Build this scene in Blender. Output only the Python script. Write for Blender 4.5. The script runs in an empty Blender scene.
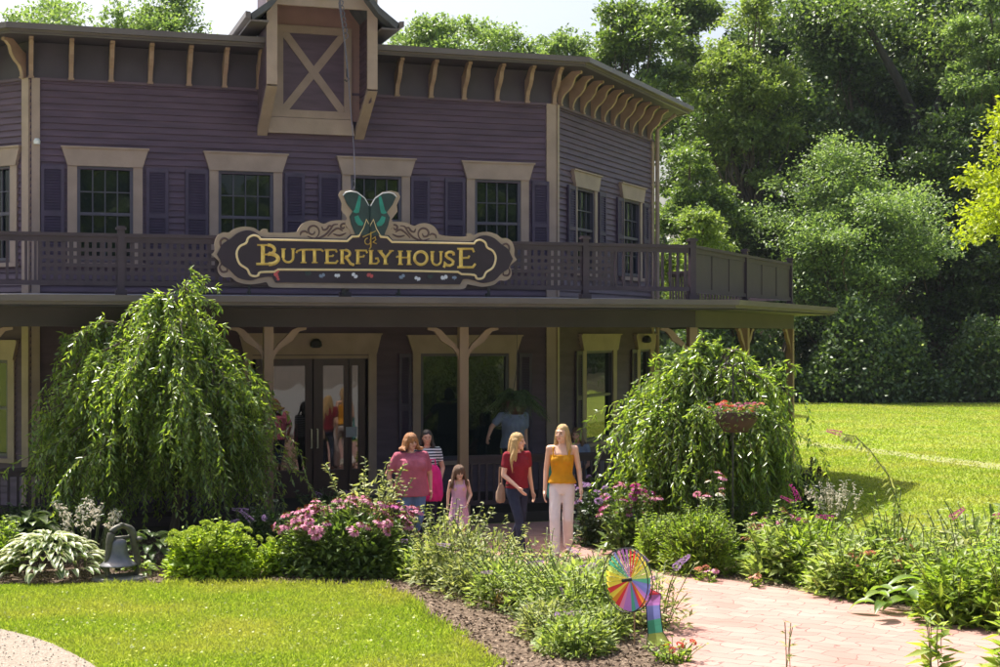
import bpy, bmesh, math, random
import numpy as np
from mathutils import Vector, Matrix, geometry
rng = np.random.default_rng(7); random.seed(7)
HAZE = .00012
sc = bpy.context.scene; COL = sc.collection
R = math.radians
CAMZ, F, CX, CY = 2.95, 1500.0, 500.0, 333.5     # eye height (m), focal length (px of a 1000 px wide photo)
def G(px, py):                                    # ground point seen at a photo pixel
    Z = CAMZ*F/(py-CY); return (((px-CX)/F)*Z, Z)
def W(px, py, Z): return ((px-CX)/F*Z, Z, CAMZ-(py-CY)/F*Z)

# ------------------------------------------------------------------ materials
MATS = {}
def nodes(name):
    m = bpy.data.materials.new(name); m.use_nodes = True; MATS[name] = m
    nt = m.node_tree; nt.nodes.clear(); return m, nt
def lnk(nt, a, b): nt.links.new(a, b)
def N(nt, t, **kw):
    n = nt.nodes.new(t)
    for k, v in kw.items():
        if hasattr(n, k): setattr(n, k, v)
        else: n.inputs[k].default_value = v
    return n
def ramp(nt, fac, stops):
    r = nt.nodes.new('ShaderNodeValToRGB'); e = r.color_ramp.elements
    while len(e) < len(stops): e.new(0.5)
    for i, (p, c) in enumerate(stops): e[i].position = p; e[i].color = (*c, 1)
    lnk(nt, fac, r.inputs[0]); return r.outputs[0]
def mat(name, col, rough=.6, var=.12, scale=8, metal=0, bump=0, bscale=60, spec=.5, stretch=(1,1,1), detail=5):
    m, nt = nodes(name)
    out = N(nt, 'ShaderNodeOutputMaterial'); p = N(nt, 'ShaderNodeBsdfPrincipled')
    tc = N(nt, 'ShaderNodeTexCoord'); mp = N(nt, 'ShaderNodeMapping'); mp.inputs['Scale'].default_value = stretch
    lnk(nt, tc.outputs['Object'], mp.inputs[0])
    nz = N(nt, 'ShaderNodeTexNoise'); nz.inputs['Scale'].default_value = scale; nz.inputs['Detail'].default_value = detail
    lnk(nt, mp.outputs[0], nz.inputs['Vector'])
    a = tuple(max(0, c*(1-var)) for c in col); b = tuple(min(1, c*(1+var)) for c in col)
    lnk(nt, ramp(nt, nz.outputs['Fac'], [(.3, a), (.7, b)]), p.inputs['Base Color'])
    p.inputs['Roughness'].default_value = rough; p.inputs['Metallic'].default_value = metal
    p.inputs['Specular IOR Level'].default_value = spec
    if bump:
        n2 = N(nt, 'ShaderNodeTexNoise'); n2.inputs['Scale'].default_value = bscale; n2.inputs['Detail'].default_value = 6
        lnk(nt, mp.outputs[0], n2.inputs['Vector'])
        bp = N(nt, 'ShaderNodeBump'); bp.inputs['Strength'].default_value = bump; bp.inputs['Distance'].default_value = .02
        lnk(nt, n2.outputs['Fac'], bp.inputs['Height']); lnk(nt, bp.outputs[0], p.inputs['Normal'])
    lnk(nt, p.outputs[0], out.inputs[0]); return m
def leafmat(name, c1, c2, trans=.45, rough=.45, gloss=.5, tcol=None):
    m, nt = nodes(name)
    out = N(nt, 'ShaderNodeOutputMaterial'); p = N(nt, 'ShaderNodeBsdfPrincipled'); t = N(nt, 'ShaderNodeBsdfTranslucent')
    g = N(nt, 'ShaderNodeNewGeometry'); mx = N(nt, 'ShaderNodeMixShader'); mx.inputs[0].default_value = trans
    mid = tuple((a+b)/2 for a, b in zip(c1, c2))
    o = ramp(nt, g.outputs['Random Per Island'], [(0, c1), (.55, mid), (1, c2)])
    lnk(nt, o, p.inputs['Base Color']); p.inputs['Roughness'].default_value = rough; p.inputs['Specular IOR Level'].default_value = gloss
    tc = tcol or (1.5, 1.6, .7)
    mm = N(nt, 'ShaderNodeVectorMath', operation='MULTIPLY'); mm.inputs[1].default_value = tc
    lnk(nt, o, mm.inputs[0]); lnk(nt, mm.outputs[0], t.inputs['Color'])
    lnk(nt, p.outputs[0], mx.inputs[1]); lnk(nt, t.outputs[0], mx.inputs[2]); lnk(nt, mx.outputs[0], out.inputs[0]); return m

M = {}
M['siding'] = mat('siding_paint', (.108, .066, .094), .55, .22, 1.6, bump=.15, bscale=40, stretch=(1, 1, 6))
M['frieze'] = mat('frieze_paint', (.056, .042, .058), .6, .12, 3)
M['trim'] = mat('cream_trim', (.36, .26, .205), .55, .12, 3, bump=.1, bscale=30)
M['pink_trim'] = mat('pinkish_board', (.30, .17, .15), .6, .10, 4)
M['corbel'] = mat('corbel_paint', (.31, .20, .145), .55, .12, 6)
M['shutter'] = mat('shutter_paint', (.066, .044, .080), .5, .15, 5)
M['sash'] = mat('sash_paint', (.085, .075, .105), .4, .1, 5)
M['darkwood'] = mat('brown_door_stain', (.050, .026, .024), .4, .2, 3, stretch=(4, 4, .5))
M['porchwall'] = M['siding']
M['rail'] = mat('rail_paint', (.046, .029, .040), .5, .15, 6)
M['gutter'] = mat('gutter_brown', (.13, .105, .10), .4, .12, 2)
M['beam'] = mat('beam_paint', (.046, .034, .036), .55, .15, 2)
M['roof'] = mat('roof_shingle', (.09, .09, .10), .85, .25, 5, bump=.4, bscale=30)
M['porchroof'] = mat('porch_roof_membrane', (.22, .22, .25), .6, .15, 3)
M['postwood'] = mat('porch_post_paint', (.31, .20, .12), .5, .1, 3, stretch=(3, 3, .6))
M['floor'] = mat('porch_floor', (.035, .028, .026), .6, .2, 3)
M['white'] = mat('white_paint', (.75, .75, .73), .5, .04)
M['black'] = mat('black_metal', (.02, .02, .022), .4, .1)
def glass(name, col, rough, ior=1.5):
    m, nt = nodes(name); out = N(nt, 'ShaderNodeOutputMaterial'); p = N(nt, 'ShaderNodeBsdfPrincipled')
    p.inputs['Base Color'].default_value = (*col, 1); p.inputs['Roughness'].default_value = rough; p.inputs['IOR'].default_value = ior
    p.inputs['Coat Weight'].default_value = .25; p.inputs['Coat Roughness'].default_value = .01
    nz = N(nt, 'ShaderNodeTexNoise'); nz.inputs['Scale'].default_value = 1.3; b = N(nt, 'ShaderNodeBump'); b.inputs['Strength'].default_value = .06
    b.inputs['Distance'].default_value = .05
    tc = N(nt, 'ShaderNodeTexCoord'); lnk(nt, tc.outputs['Object'], nz.inputs['Vector'])
    lnk(nt, nz.outputs['Fac'], b.inputs['Height']); lnk(nt, b.outputs[0], p.inputs['Normal']); lnk(nt, b.outputs[0], p.inputs['Coat Normal'])
    lnk(nt, p.outputs[0], out.inputs[0]); return m
M['glass'] = glass('window_glass', (.010, .016, .018), .03)
M['glass_door'] = glass('door_glass', (.02, .02, .02), .02, 1.75)

# ------------------------------------------------------------------ object helpers
def tag(o, label=None, cat=None, group=None, kind=None):
    if label: o['label'] = label
    if cat: o['category'] = cat
    if group: o['group'] = group
    if kind: o['kind'] = kind
    return o
def empty(name, loc=(0, 0, 0), rz=0):
    o = bpy.data.objects.new(name, None); COL.objects.link(o); o.location = loc; o.rotation_euler.z = rz
    o.empty_display_size = .1; return o
def link_mesh(name, me, parent=None, loc=(0, 0, 0)):
    o = bpy.data.objects.new(name, me); COL.objects.link(o); o.location = loc
    if parent: o.parent = parent
    return o
def wloc(p):
    v = Vector((0, 0, 0))
    while p: v += p.location; p = p.parent
    return v
class MB:
    def __init__(s): s.v = []; s.f = []; s.m = []; s.mi = 0
    def add(s, vs, fs):
        b = len(s.v); s.v += [tuple(v) for v in vs]; s.f += [tuple(i+b for i in f) for f in fs]; s.m += [s.mi]*len(fs); return s
    def hexa(s, c):      # 8 corners: 0-3 bottom loop, 4-7 top loop
        return s.add(c, [(0, 3, 2, 1), (4, 5, 6, 7), (0, 1, 5, 4), (1, 2, 6, 5), (2, 3, 7, 6), (3, 0, 4, 7)])
    def box(s, x0, x1, y0, y1, z0, z1):
        return s.hexa([(x0, y0, z0), (x1, y0, z0), (x1, y1, z0), (x0, y1, z0), (x0, y0, z1), (x1, y0, z1), (x1, y1, z1), (x0, y1, z1)])
    def bar(s, a, b, w, h, up=(0, 0, 1)):
        a = Vector(a); b = Vector(b); d = (b-a).normalized(); up = Vector(up)
        r = d.cross(up)
        if r.length < 1e-4: r = d.cross(Vector((0, 1, 0)))
        r.normalize(); q = r.cross(d).normalized(); r *= w/2; q *= h/2
        return s.hexa([a-r-q, a+r-q, b+r-q, b-r-q, a-r+q, a+r+q, b+r+q, b-r+q])
    def tube(s, pts, rad, seg=6, cap=True):
        pts = [Vector(p) for p in pts]; n = len(pts)
        if not hasattr(rad, '__len__'): rad = [rad]*n
        b = len(s.v); ref = Vector((.31, .17, .93))
        for i, p in enumerate(pts):
            d = (pts[min(i+1, n-1)]-pts[max(i-1, 0)]).normalized()
            x = d.cross(ref)
            if x.length < .05: x = d.cross(Vector((1, 0, 0)))
            x.normalize(); y = d.cross(x)
            for k in range(seg):
                a = 2*math.pi*k/seg; s.v.append(tuple(p+(x*math.cos(a)+y*math.sin(a))*rad[i]))
        for i in range(n-1):
            for k in range(seg):
                k2 = (k+1) % seg; s.f.append((b+i*seg+k, b+i*seg+k2, b+(i+1)*seg+k2, b+(i+1)*seg+k)); s.m.append(s.mi)
        if cap:
            s.f.append(tuple(b+k for k in range(seg))[::-1]); s.m.append(s.mi)
            s.f.append(tuple(b+(n-1)*seg+k for k in range(seg))); s.m.append(s.mi)
        return s
    def lathe(s, prof, c=(0, 0, 0), seg=20, sx=1, sy=1):
        b = len(s.v)
        for r, z in prof:
            for k in range(seg):
                a = 2*math.pi*k/seg; s.v.append((c[0]+r*math.cos(a)*sx, c[1]+r*math.sin(a)*sy, c[2]+z))
        for i in range(len(prof)-1):
            for k in range(seg):
                k2 = (k+1) % seg; s.f.append((b+i*seg+k, b+i*seg+k2, b+(i+1)*seg+k2, b+(i+1)*seg+k)); s.m.append(s.mi)
        return s
    def prism(s, poly, fn, d0, d1):      # poly in 2D, fn(a, b, d) -> world
        n = len(poly); tri = geometry.tessellate_polygon([[Vector((p[0], p[1], 0)) for p in poly]])
        b = len(s.v); s.v += [tuple(fn(p[0], p[1], d0)) for p in poly]+[tuple(fn(p[0], p[1], d1)) for p in poly]
        for t in tri:
            s.f.append((b+t[0], b+t[1], b+t[2])); s.f.append((b+n+t[2], b+n+t[1], b+n+t[0])); s.m += [s.mi]*2
        for i in range(n):
            j = (i+1) % n; s.f.append((b+i, b+j, b+n+j, b+n+i)); s.m.append(s.mi)
        return s
    def build(s, name, mats, parent=None, smooth=False, loc=None, fix=True):
        me = bpy.data.meshes.new(name); o0 = wloc(parent) if parent else Vector(loc or (0, 0, 0))
        me.from_pydata([tuple(Vector(v)-o0) for v in s.v], [], s.f)
        if not isinstance(mats, (list, tuple)): mats = [mats]
        for m in mats: me.materials.append(m)
        if len(mats) > 1: me.polygons.foreach_set('material_index', s.m)
        if fix:
            bm = bmesh.new(); bm.from_mesh(me); bmesh.ops.recalc_face_normals(bm, faces=bm.faces); bm.to_mesh(me); bm.free()
        if smooth: me.polygons.foreach_set('use_smooth', [True]*len(me.polygons))
        me.update(); o = link_mesh(name, me, parent, (0, 0, 0) if parent else tuple(o0)); return o
def npmesh(name, V, Fq, mats, midx=None, smooth=False):   # V (n,3), Fq (m,k)
    me = bpy.data.meshes.new(name); n, m, k = len(V), len(Fq), Fq.shape[1]
    me.vertices.add(n); me.vertices.foreach_set('co', np.ascontiguousarray(V, np.float32).ravel())
    me.loops.add(m*k); me.loops.foreach_set('vertex_index', np.ascontiguousarray(Fq, np.int32).ravel())
    me.polygons.add(m); me.polygons.foreach_set('loop_start', np.arange(0, m*k, k, dtype=np.int32))
    me.polygons.foreach_set('loop_total', np.full(m, k, np.int32))
    if not isinstance(mats, (list, tuple)): mats = [mats]
    for x in mats: me.materials.append(x)
    if midx is not None: me.polygons.foreach_set('material_index', midx.astype(np.int32))
    if smooth: me.polygons.foreach_set('use_smooth', np.ones(m, bool))
    me.update(calc_edges=True); return me
def nrm(a): return a/np.maximum(np.linalg.norm(a, axis=-1, keepdims=True), 1e-9)
def leaf_arrays(B, D, L, Wd, fold=.25, up=None, mid=.45):
    """B base, D direction, L length, Wd width: folded diamond leaf = 4 verts, 2 tris"""
    n = len(B); D = nrm(D)
    U = rng.normal(size=(n, 3)) if up is None else up+rng.normal(size=(n, 3))*.35
    S = nrm(np.cross(D, U)); Nn = np.cross(S, D)
    L = np.broadcast_to(L, (n,))[:, None]; Wd = np.broadcast_to(Wd, (n,))[:, None]
    a = B; m1 = B+D*L*mid+S*Wd*.5+Nn*Wd*fold; m2 = B+D*L*mid-S*Wd*.5+Nn*Wd*fold; t = B+D*L-Nn*L*.08
    V = np.stack([a, m1, t, m2], 1).reshape(-1, 3); i = np.arange(n)[:, None]*4
    Ft = np.concatenate([i+np.array([0, 1, 2]), i+np.array([0, 2, 3])], 1).reshape(-1, 3)
    return V, Ft
def leaves(name, parts, mats, parent=None, loc=(0, 0, 0)):
    """parts: list of (V, F, matindex)"""
    Vs, Fs, Ms, o = [], [], [], 0
    for V, Ft, mi in parts:
        Vs.append(V); Fs.append(Ft+o); Ms.append(np.full(len(Ft), mi)); o += len(V)
    me = npmesh(name, np.concatenate(Vs), np.concatenate(Fs), mats, np.concatenate(Ms))
    return link_mesh(name, me, parent, loc)
def inpoly(P, poly):
    x, y = P[:, 0], P[:, 1]; c = np.zeros(len(P), bool); n = len(poly)
    for i in range(n):
        x1, y1 = poly[i]; x2, y2 = poly[(i+1) % n]
        k = ((y1 > y) != (y2 > y)) & (x < (x2-x1)*(y-y1)/((y2-y1) if abs(y2-y1) > 1e-9 else 1e-9)+x1); c ^= k
    return c
def sheet(name, poly, z, m, label=None, cat=None, kind='structure', thick=0):
    mb = MB()
    if thick: mb.prism(poly, lambda a, b, d: (a, b, d), z-thick, z)
    else:
        tri = geometry.tessellate_polygon([[Vector((p[0], p[1], 0)) for p in poly]])
        mb.add([(p[0], p[1], z) for p in poly], [tuple(t) for t in tri])
    o = mb.build(name, m)
    for p in o.data.polygons:
        if not thick and p.normal.z < 0: o.data.flip_normals(); break
    return tag(o, label, cat, None, kind)
def smoothpoly(pts, it=2):
    for _ in range(it):
        q = []
        for i in range(len(pts)):
            a, b = pts[i], pts[(i+1) % len(pts)]
            q += [(a[0]*.75+b[0]*.25, a[1]*.75+b[1]*.25), (a[0]*.25+b[0]*.75, a[1]*.25+b[1]*.75)]
        pts = q
    return pts

# ------------------------------------------------------------------ camera, world, sun
cam = bpy.data.cameras.new('camera'); co = bpy.data.objects.new('camera', cam); COL.objects.link(co)
co.location = (0, 0, CAMZ); co.rotation_euler = (R(90), 0, 0); cam.sensor_width = 36; cam.lens = 36*F/1000; cam.clip_end = 2000
sc.camera = co
SUN = Vector((-.64*math.cos(R(60)), .768*math.cos(R(60)), math.sin(R(60)))).normalized(); EL = math.asin(SUN.z); AZ = math.atan2(SUN.x, SUN.y)
w = bpy.data.worlds.new('World'); sc.world = w; w.use_nodes = True; nt = w.node_tree; nt.nodes.clear()
sk = nt.nodes.new('ShaderNodeTexSky'); sk.sky_type = 'NISHITA'; sk.sun_disc = False; sk.sun_elevation = EL; sk.sun_rotation = AZ
sk.air_density = 1.0; sk.dust_density = 7.0; sk.ozone_density = 1.0; sk.altitude = 100
bg = nt.nodes.new('ShaderNodeBackground'); bg.inputs[1].default_value = .125; wo = nt.nodes.new('ShaderNodeOutputWorld')
nt.links.new(sk.outputs[0], bg.inputs[0]); nt.links.new(bg.outputs[0], wo.inputs[0])
sl = bpy.data.lights.new('sun', 'SUN'); sl.energy = 5.0; sl.angle = R(.53); sl.color = (1, .955, .87)
so = bpy.data.objects.new('sun', sl); COL.objects.link(so); so.rotation_euler = SUN.to_track_quat('Z', 'Y').to_euler(); so.location = (0, 0, 30)
sc.view_settings.view_transform = 'Standard'; sc.view_settings.look = 'None'; sc.view_settings.exposure = .95; sc.view_settings.gamma = 1
sc.cycles.max_bounces = 8; sc.cycles.diffuse_bounces = 3; sc.cycles.volume_bounces = 0; sc.cycles.transparent_max_bounces = 4
sc.cycles.use_denoising = True

# ------------------------------------------------------------------ ground
def groundmat(name, stops, scale, bump, bscale, scale2=None, c2=None, bd=.03):
    m, nt = nodes(name); out = N(nt, 'ShaderNodeOutputMaterial'); p = N(nt, 'ShaderNodeBsdfPrincipled'); p.inputs['Roughness'].default_value = .95
    p.inputs['Specular IOR Level'].default_value = .15
    tc = N(nt, 'ShaderNodeTexCoord'); nz = N(nt, 'ShaderNodeTexNoise'); nz.inputs['Scale'].default_value = scale; nz.inputs['Detail'].default_value = 9
    nz.inputs['Roughness'].default_value = .65
    lnk(nt, tc.outputs['Object'], nz.inputs['Vector']); o = ramp(nt, nz.outputs['Fac'], stops)
    if c2:
        n3 = N(nt, 'ShaderNodeTexNoise'); n3.inputs['Scale'].default_value = scale2; n3.inputs['Detail'].default_value = 4
        lnk(nt, tc.outputs['Object'], n3.inputs['Vector']); f = ramp(nt, n3.outputs['Fac'], [(.45, (0, 0, 0)), (.62, (1, 1, 1))])
        mx = N(nt, 'ShaderNodeMix', data_type='RGBA'); mx.inputs[7].default_value = (*c2, 1)
        lnk(nt, f, mx.inputs[0]); lnk(nt, o, mx.inputs[6]); o = mx.outputs[2]
    lnk(nt, o, p.inputs['Base Color'])
    n2 = N(nt, 'ShaderNodeTexNoise'); n2.inputs['Scale'].default_value = bscale; n2.inputs['Detail'].default_value = 8
    lnk(nt, tc.outputs['Object'], n2.inputs['Vector'])
    b = N(nt, 'ShaderNodeBump'); b.inputs['Strength'].default_value = bump; b.inputs['Distance'].default_value = bd
    lnk(nt, n2.outputs['Fac'], b.inputs['Height']); lnk(nt, b.outputs[0], p.inputs['Normal']); lnk(nt, p.outputs[0], out.inputs[0]); return m
M['lawn'] = groundmat('lawn_turf', [(.3, (.135, .20, .028)), (.5, (.20, .26, .035)), (.7, (.28, .31, .055))], 1.2, .8, 25, .35, (.23, .27, .05))
M['woodfloor'] = groundmat('forest_floor', [(.3, (.03, .035, .015)), (.7, (.07, .06, .03))], 1, .8, 10)
M['mulch'] = groundmat('bark_mulch', [(.3, (.055, .038, .028)), (.5, (.12, .085, .06)), (.72, (.26, .20, .15))], 14, 1, 30)
M['gravel'] = groundmat('pale_gravel', [(.3, (.20, .165, .13)), (.5, (.30, .25, .205)), (.7, (.40, .34, .285))], 30, .9, 60)
M['dirt'] = groundmat('worn_track', [(.3, (.18, .22, .06)), (.6, (.25, .25, .11)), (.8, (.30, .28, .16))], 3, .6, 20)
def pavers():
    m, nt = nodes('pink_pavers'); out = N(nt, 'ShaderNodeOutputMaterial'); p = N(nt, 'ShaderNodeBsdfPrincipled'); p.inputs['Roughness'].default_value = .85
    p.inputs['Specular IOR Level'].default_value = .2
    tc = N(nt, 'ShaderNodeTexCoord'); mp = N(nt, 'ShaderNodeMapping'); mp.inputs['Rotation'].default_value = (0, 0, R(34))
    nz = N(nt, 'ShaderNodeTexNoise'); nz.inputs['Scale'].default_value = 2.2; nz.inputs['Detail'].default_value = 3
    ad = N(nt, 'ShaderNodeVectorMath', operation='MULTIPLY_ADD'); ad.inputs[1].default_value = (.42, .42, 0)
    lnk(nt, tc.outputs['Object'], nz.inputs['Vector']); lnk(nt, nz.outputs['Color'], ad.inputs[0]); lnk(nt, tc.outputs['Object'], ad.inputs[2])
    lnk(nt, ad.outputs[0], mp.inputs[0])
    bt = N(nt, 'ShaderNodeTexBrick'); bt.inputs['Scale'].default_value = 1; bt.inputs['Brick Width'].default_value = .36; bt.inputs['Row Height'].default_value = .19
    bt.inputs['Mortar Size'].default_value = .006; bt.inputs['Mortar Smooth'].default_value = .2; bt.offset = .5
    bt.inputs['Color1'].default_value = (.37, .205, .175, 1); bt.inputs['Color2'].default_value = (.42, .25, .215, 1); bt.inputs['Mortar'].default_value = (.19, .12, .105, 1)
    lnk(nt, mp.outputs[0], bt.inputs['Vector'])
    n2 = N(nt, 'ShaderNodeTexNoise'); n2.inputs['Scale'].default_value = 1.1; n2.inputs['Detail'].default_value = 8
    lnk(nt, tc.outputs['Object'], n2.inputs['Vector'])
    mx = N(nt, 'ShaderNodeMix', data_type='RGBA', blend_type='MULTIPLY'); mx.inputs[0].default_value = 1
    lnk(nt, bt.outputs['Color'], mx.inputs[6]); lnk(nt, ramp(nt, n2.outputs['Fac'], [(.3, (.82, .80, .78)), (.6, (1.0, 1, 1))]), mx.inputs[7])
    lnk(nt, mx.outputs[2], p.inputs['Base Color'])
    b = N(nt, 'ShaderNodeBump'); b.inputs['Strength'].default_value = .5; b.inputs['Distance'].default_value = .012; b.invert = True
    lnk(nt, bt.outputs['Fac'], b.inputs['Height']); lnk(nt, b.outputs[0], p.inputs['Normal']); lnk(nt, p.outputs[0], out.inputs[0]); return m
M['pavers'] = pavers()
sheet('ground', [(-400, -200), (400, -200), (400, 600), (-400, 600)], 0, M['lawn'])
sheet('forest_floor', [(-200, 62.5), (-20, 64), (8, 64), (25, 63.5), (60, 62), (200, 60), (200, 300), (-200, 300)], .004, M['woodfloor'])
def gp(l): return [G(*p) for p in l]
M['bounce_grey'] = groundmat('grey_bounce_ground', [(.3, (.22, .21, .20)), (.5, (.30, .29, .28)), (.7, (.38, .36, .34))], 6, .6, 40)
sheet('bounce_ground', [(-70, -70), (60, -70), (60, 10.6), (-70, 10.6)], .006, M['bounce_grey'])  # unseen grey sheet added behind the camera to bounce neutral fill onto the house
WALK = gp([(1250, 690), (1000, 628), (880, 607), (800, 592), (740, 583), (690, 574), (655, 566), (640, 556), (632, 545), (625, 536), (616, 520)])+[(1.6, 23.75), (-1.9, 22.6)]+gp([(405, 535), (440, 552), (500, 566), (560, 583), (600, 600), (640, 622), (668, 645), (690, 690), (760, 740), (1000, 740), (1250, 740)])
GRAV = gp([(-300, 585), (-120, 607), (0, 629), (45, 641), (75, 655), (98, 668), (118, 690), (125, 780), (-300, 780)])
BEDL = [(-9.5, 21.3), (-7.2, 21.2), (-2.0, 22.7)]+gp([(405, 533), (440, 550), (500, 564), (560, 581), (600, 598), (640, 620), (668, 643), (690, 690), (760, 742), (1250, 742), (1250, 900), (520, 900), (512, 700), (492, 667), (462, 642), (430, 620), (405, 600), (378, 585), (250, 583), (110, 583), (0, 585), (-120, 587), (-300, 560)])
BEDR = [(1.7, 23.8), (3.2, 24.6), (5.9, 30.2)]+gp([(770, 505), (800, 535), (850, 548), (930, 562), (1010, 585), (1250, 640), (1250, 692), (1000, 630), (880, 609), (800, 594), (740, 585), (690, 576), (655, 568), (640, 558), (632, 547), (620, 530)])
sheet('flower_bed', BEDL, .008, M['mulch']); sheet('flower_bed', BEDR, .008, M['mulch'])
sheet('garden_path', smoothpoly(WALK, 1), .012, M['pavers'])
sheet('gravel_path', smoothpoly(GRAV, 1), .008, M['gravel'])
sheet('worn_track', smoothpoly([G(*p) for p in [(700, 436), (797, 441), (860, 447), (930, 456), (1000, 464), (1200, 492), (1200, 500), (1000, 470), (930, 461), (860, 451), (797, 445), (700, 439)]], 1), .006, M['dirt'])
# turf blades
def patchy(m, sc_, c, amt=.6):
    nt = m.node_tree; p = [n for n in nt.nodes if n.type == 'BSDF_PRINCIPLED'][0]; l0 = p.inputs['Base Color'].links[0].from_socket
    tc = N(nt, 'ShaderNodeTexCoord'); nz = N(nt, 'ShaderNodeTexNoise'); nz.inputs['Scale'].default_value = sc_; nz.inputs['Detail'].default_value = 5; lnk(nt, tc.outputs['Object'], nz.inputs['Vector'])
    f = ramp(nt, nz.outputs['Fac'], [(.42, (0, 0, 0)), (.64, (amt,)*3)]); mx = N(nt, 'ShaderNodeMix', data_type='RGBA'); mx.inputs[7].default_value = (*c, 1)
    lnk(nt, f, mx.inputs[0]); lnk(nt, l0, mx.inputs[6])
    for l in list(l0.links):
        if l.to_node != mx: to = l.to_socket; nt.links.remove(l); nt.links.new(mx.outputs[2], to)
M['blade'] = leafmat('grass_blade', (.185, .26, .028), (.38, .42, .08), .45, .6, .25, (1.15, 1.3, .5))
patchy(M['blade'], .55, (.42, .38, .11), .75)
M['blade_pale'] = leafmat('clover_leaf', (.36, .42, .14), (.52, .55, .26), .4, .5, .4, (1.2, 1.2, .6))
M['petal_white'] = mat('fallen_petal', (.75, .72, .62), .6, .1)
def scatter(n, box, inside, outside):
    P = rng.uniform((box[0], box[2]), (box[1], box[3]), (n, 2)); k = np.ones(n, bool)
    if inside: k &= inpoly(P, inside)
    for o in outside: k &= ~inpoly(P, o)
    return P[k]
def blades(P, h, wd, lean=.5):
    n = len(P); B = np.c_[P, np.full(n, .0)]; D = np.c_[rng.normal(size=(n, 2))*lean, np.ones(n)]
    return leaf_arrays(B, D, h*rng.uniform(.5, 1.3, n), wd*rng.uniform(.7, 1.3, n), .1)
LAWN = [(-7.5, 12.2)]+[(-7.5, 18.1)]+gp([(0, 586), (110, 585), (250, 585), (378, 587), (405, 602), (430, 622), (462, 644), (492, 669), (508, 700)])+[(.2, 12.2)]
P = scatter(230000, (-7.5, .3, 12.2, 18.2), LAWN, [GRAV])
edge = gp([(110, 585), (250, 585), (378, 587), (405, 602), (430, 622), (462, 644), (492, 669)])
a = blades(P, .045, .011, .6)
P2 = scatter(1500, (-7.5, .3, 12.2, 18.2), LAWN, [GRAV]); k = rng.random(len(P2)) < (1.15-np.abs(P2[:, 1]-14.2)/3).clip(.05, 1)
P2 = P2[k]; b = leaf_arrays(np.c_[P2, np.full(len(P2), .035)], rng.normal(size=(len(P2), 3))*(1, 1, .4), .035, .03, .1)
# tufts along the lawn edge
ep = []
for i in range(len(edge)-1):
    for t in np.linspace(0, 1, 60): 
        q = np.array(edge[i])*(1-t)+np.array(edge[i+1])*t+rng.normal(size=2)*.05
        if rng.random() < .6: ep += [q+rng.normal(size=2)*.035 for _ in range(18)]
c = blades(np.array(ep), .085, .013, .7)
tag(leaves('grass', [(*a, 0), (*b, 1), (*c, 0)], [M['blade'], M['blade_pale']]), 'short sunlit yellow green turf with clover on the near lawn', 'grass', kind='stuff')
TRK = smoothpoly([G(*p) for p in [(700, 436), (797, 441), (860, 447), (930, 456), (1000, 464), (1200, 492), (1200, 500), (1000, 471), (930, 462), (860, 452), (797, 446), (700, 440)]], 1)
P = scatter(100000, (4.0, 16, 21, 38), [(4.6, 22.5), (6, 21), (16, 21), (16, 38), (6, 38), (5.8, 30), (4.8, 26)], [BEDR, TRK])
a1_ = blades(P, .065, .022, .9)
P = scatter(120000, (4.0, 24, 38, 63.5), None, [TRK]); P = P[P[:, 0] < P[:, 1]*.37]
P = np.concatenate([P, scatter(36000, (4.0, 24, 30, 44), TRK, [])]); a2_ = blades(P, .06, .032, 1.2)
a = (np.concatenate([a1_[0], a2_[0]]), np.concatenate([a1_[1], a2_[1]+len(a1_[0])]))
tag(leaves('grass', [(*a, 0)], [M['blade']]), 'mown sunlit grass of the wide lawn beside the house', 'grass', kind='stuff')
# mulch chips
M['chip'] = leafmat('bark_chip', (.07, .045, .03), (.38, .29, .21), 0, .9, .1)
P = np.concatenate([scatter(60000, (-9, 5, 11, 23), BEDL, [WALK, smoothpoly(GRAV, 1)]), scatter(22000, (1, 9, 14, 28), BEDR, [WALK])])
a = leaf_arrays(np.c_[P, rng.uniform(.012, .035, len(P))], rng.normal(size=(len(P), 3))*(1, 1, .35), .045, .022, .2)
tag(leaves('mulch', [(*a, 0)], [M['chip']]), 'loose brown bark chips covering the planting beds', 'mulch', kind='stuff')
P = scatter(9000, (-9, 0, 11, 17), smoothpoly(GRAV, 1), [])
a = leaf_arrays(np.c_[P, rng.uniform(.01, .02, len(P))], rng.normal(size=(len(P), 3))*(1, 1, .5), .02, .018, .3)
M['pebble'] = leafmat('pebble', (.30, .25, .20), (.6, .55, .48), 0, .9, .1)
tag(leaves('gravel', [(*a, 0)], [M['pebble']]), 'loose pale gravel at the lower left corner of the lawn', 'gravel', kind='stuff')

# ------------------------------------------------------------------ house
class Fr:
    def __init__(s, O, ang): s.O = Vector((O[0], O[1])); a = R(ang); s.u = Vector((math.cos(a), math.sin(a))); s.n = Vector((math.sin(a), -math.cos(a)))
    def p(s, a, z, d=0): q = s.O+s.u*a+s.n*d; return (q.x, q.y, z)
    def px(s, px, py, d=0):
        t = (px-CX)/F; O = s.O+s.n*d; a = (O.y*t-O.x)/(s.u.x-s.u.y*t); Z = O.y+s.u.y*a
        return a, CAMZ-(py-CY)/F*Z
    def fn(s): return lambda a, b, d: s.p(a, b, d)
    def fnd(s, a0): return lambda d, z, a: s.p(a, z, d)
C = (.97, 26.92); CL = (-7.565, 24.15)
L1 = math.dist(C, CL)
FF = Fr(CL, 18); FRt = Fr(C, 66); FL = Fr((CL[0]-5*math.cos(R(-30)), CL[1]-5*math.sin(R(-30))), -30)
C2 = FRt.p(5.59, 0)[:2]
C3 = (C2[0]+6*math.cos(R(114)), C2[1]+6*math.sin(R(114)))
CLL = tuple(FL.O)
P463 = (-.575, 23.3)
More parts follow.
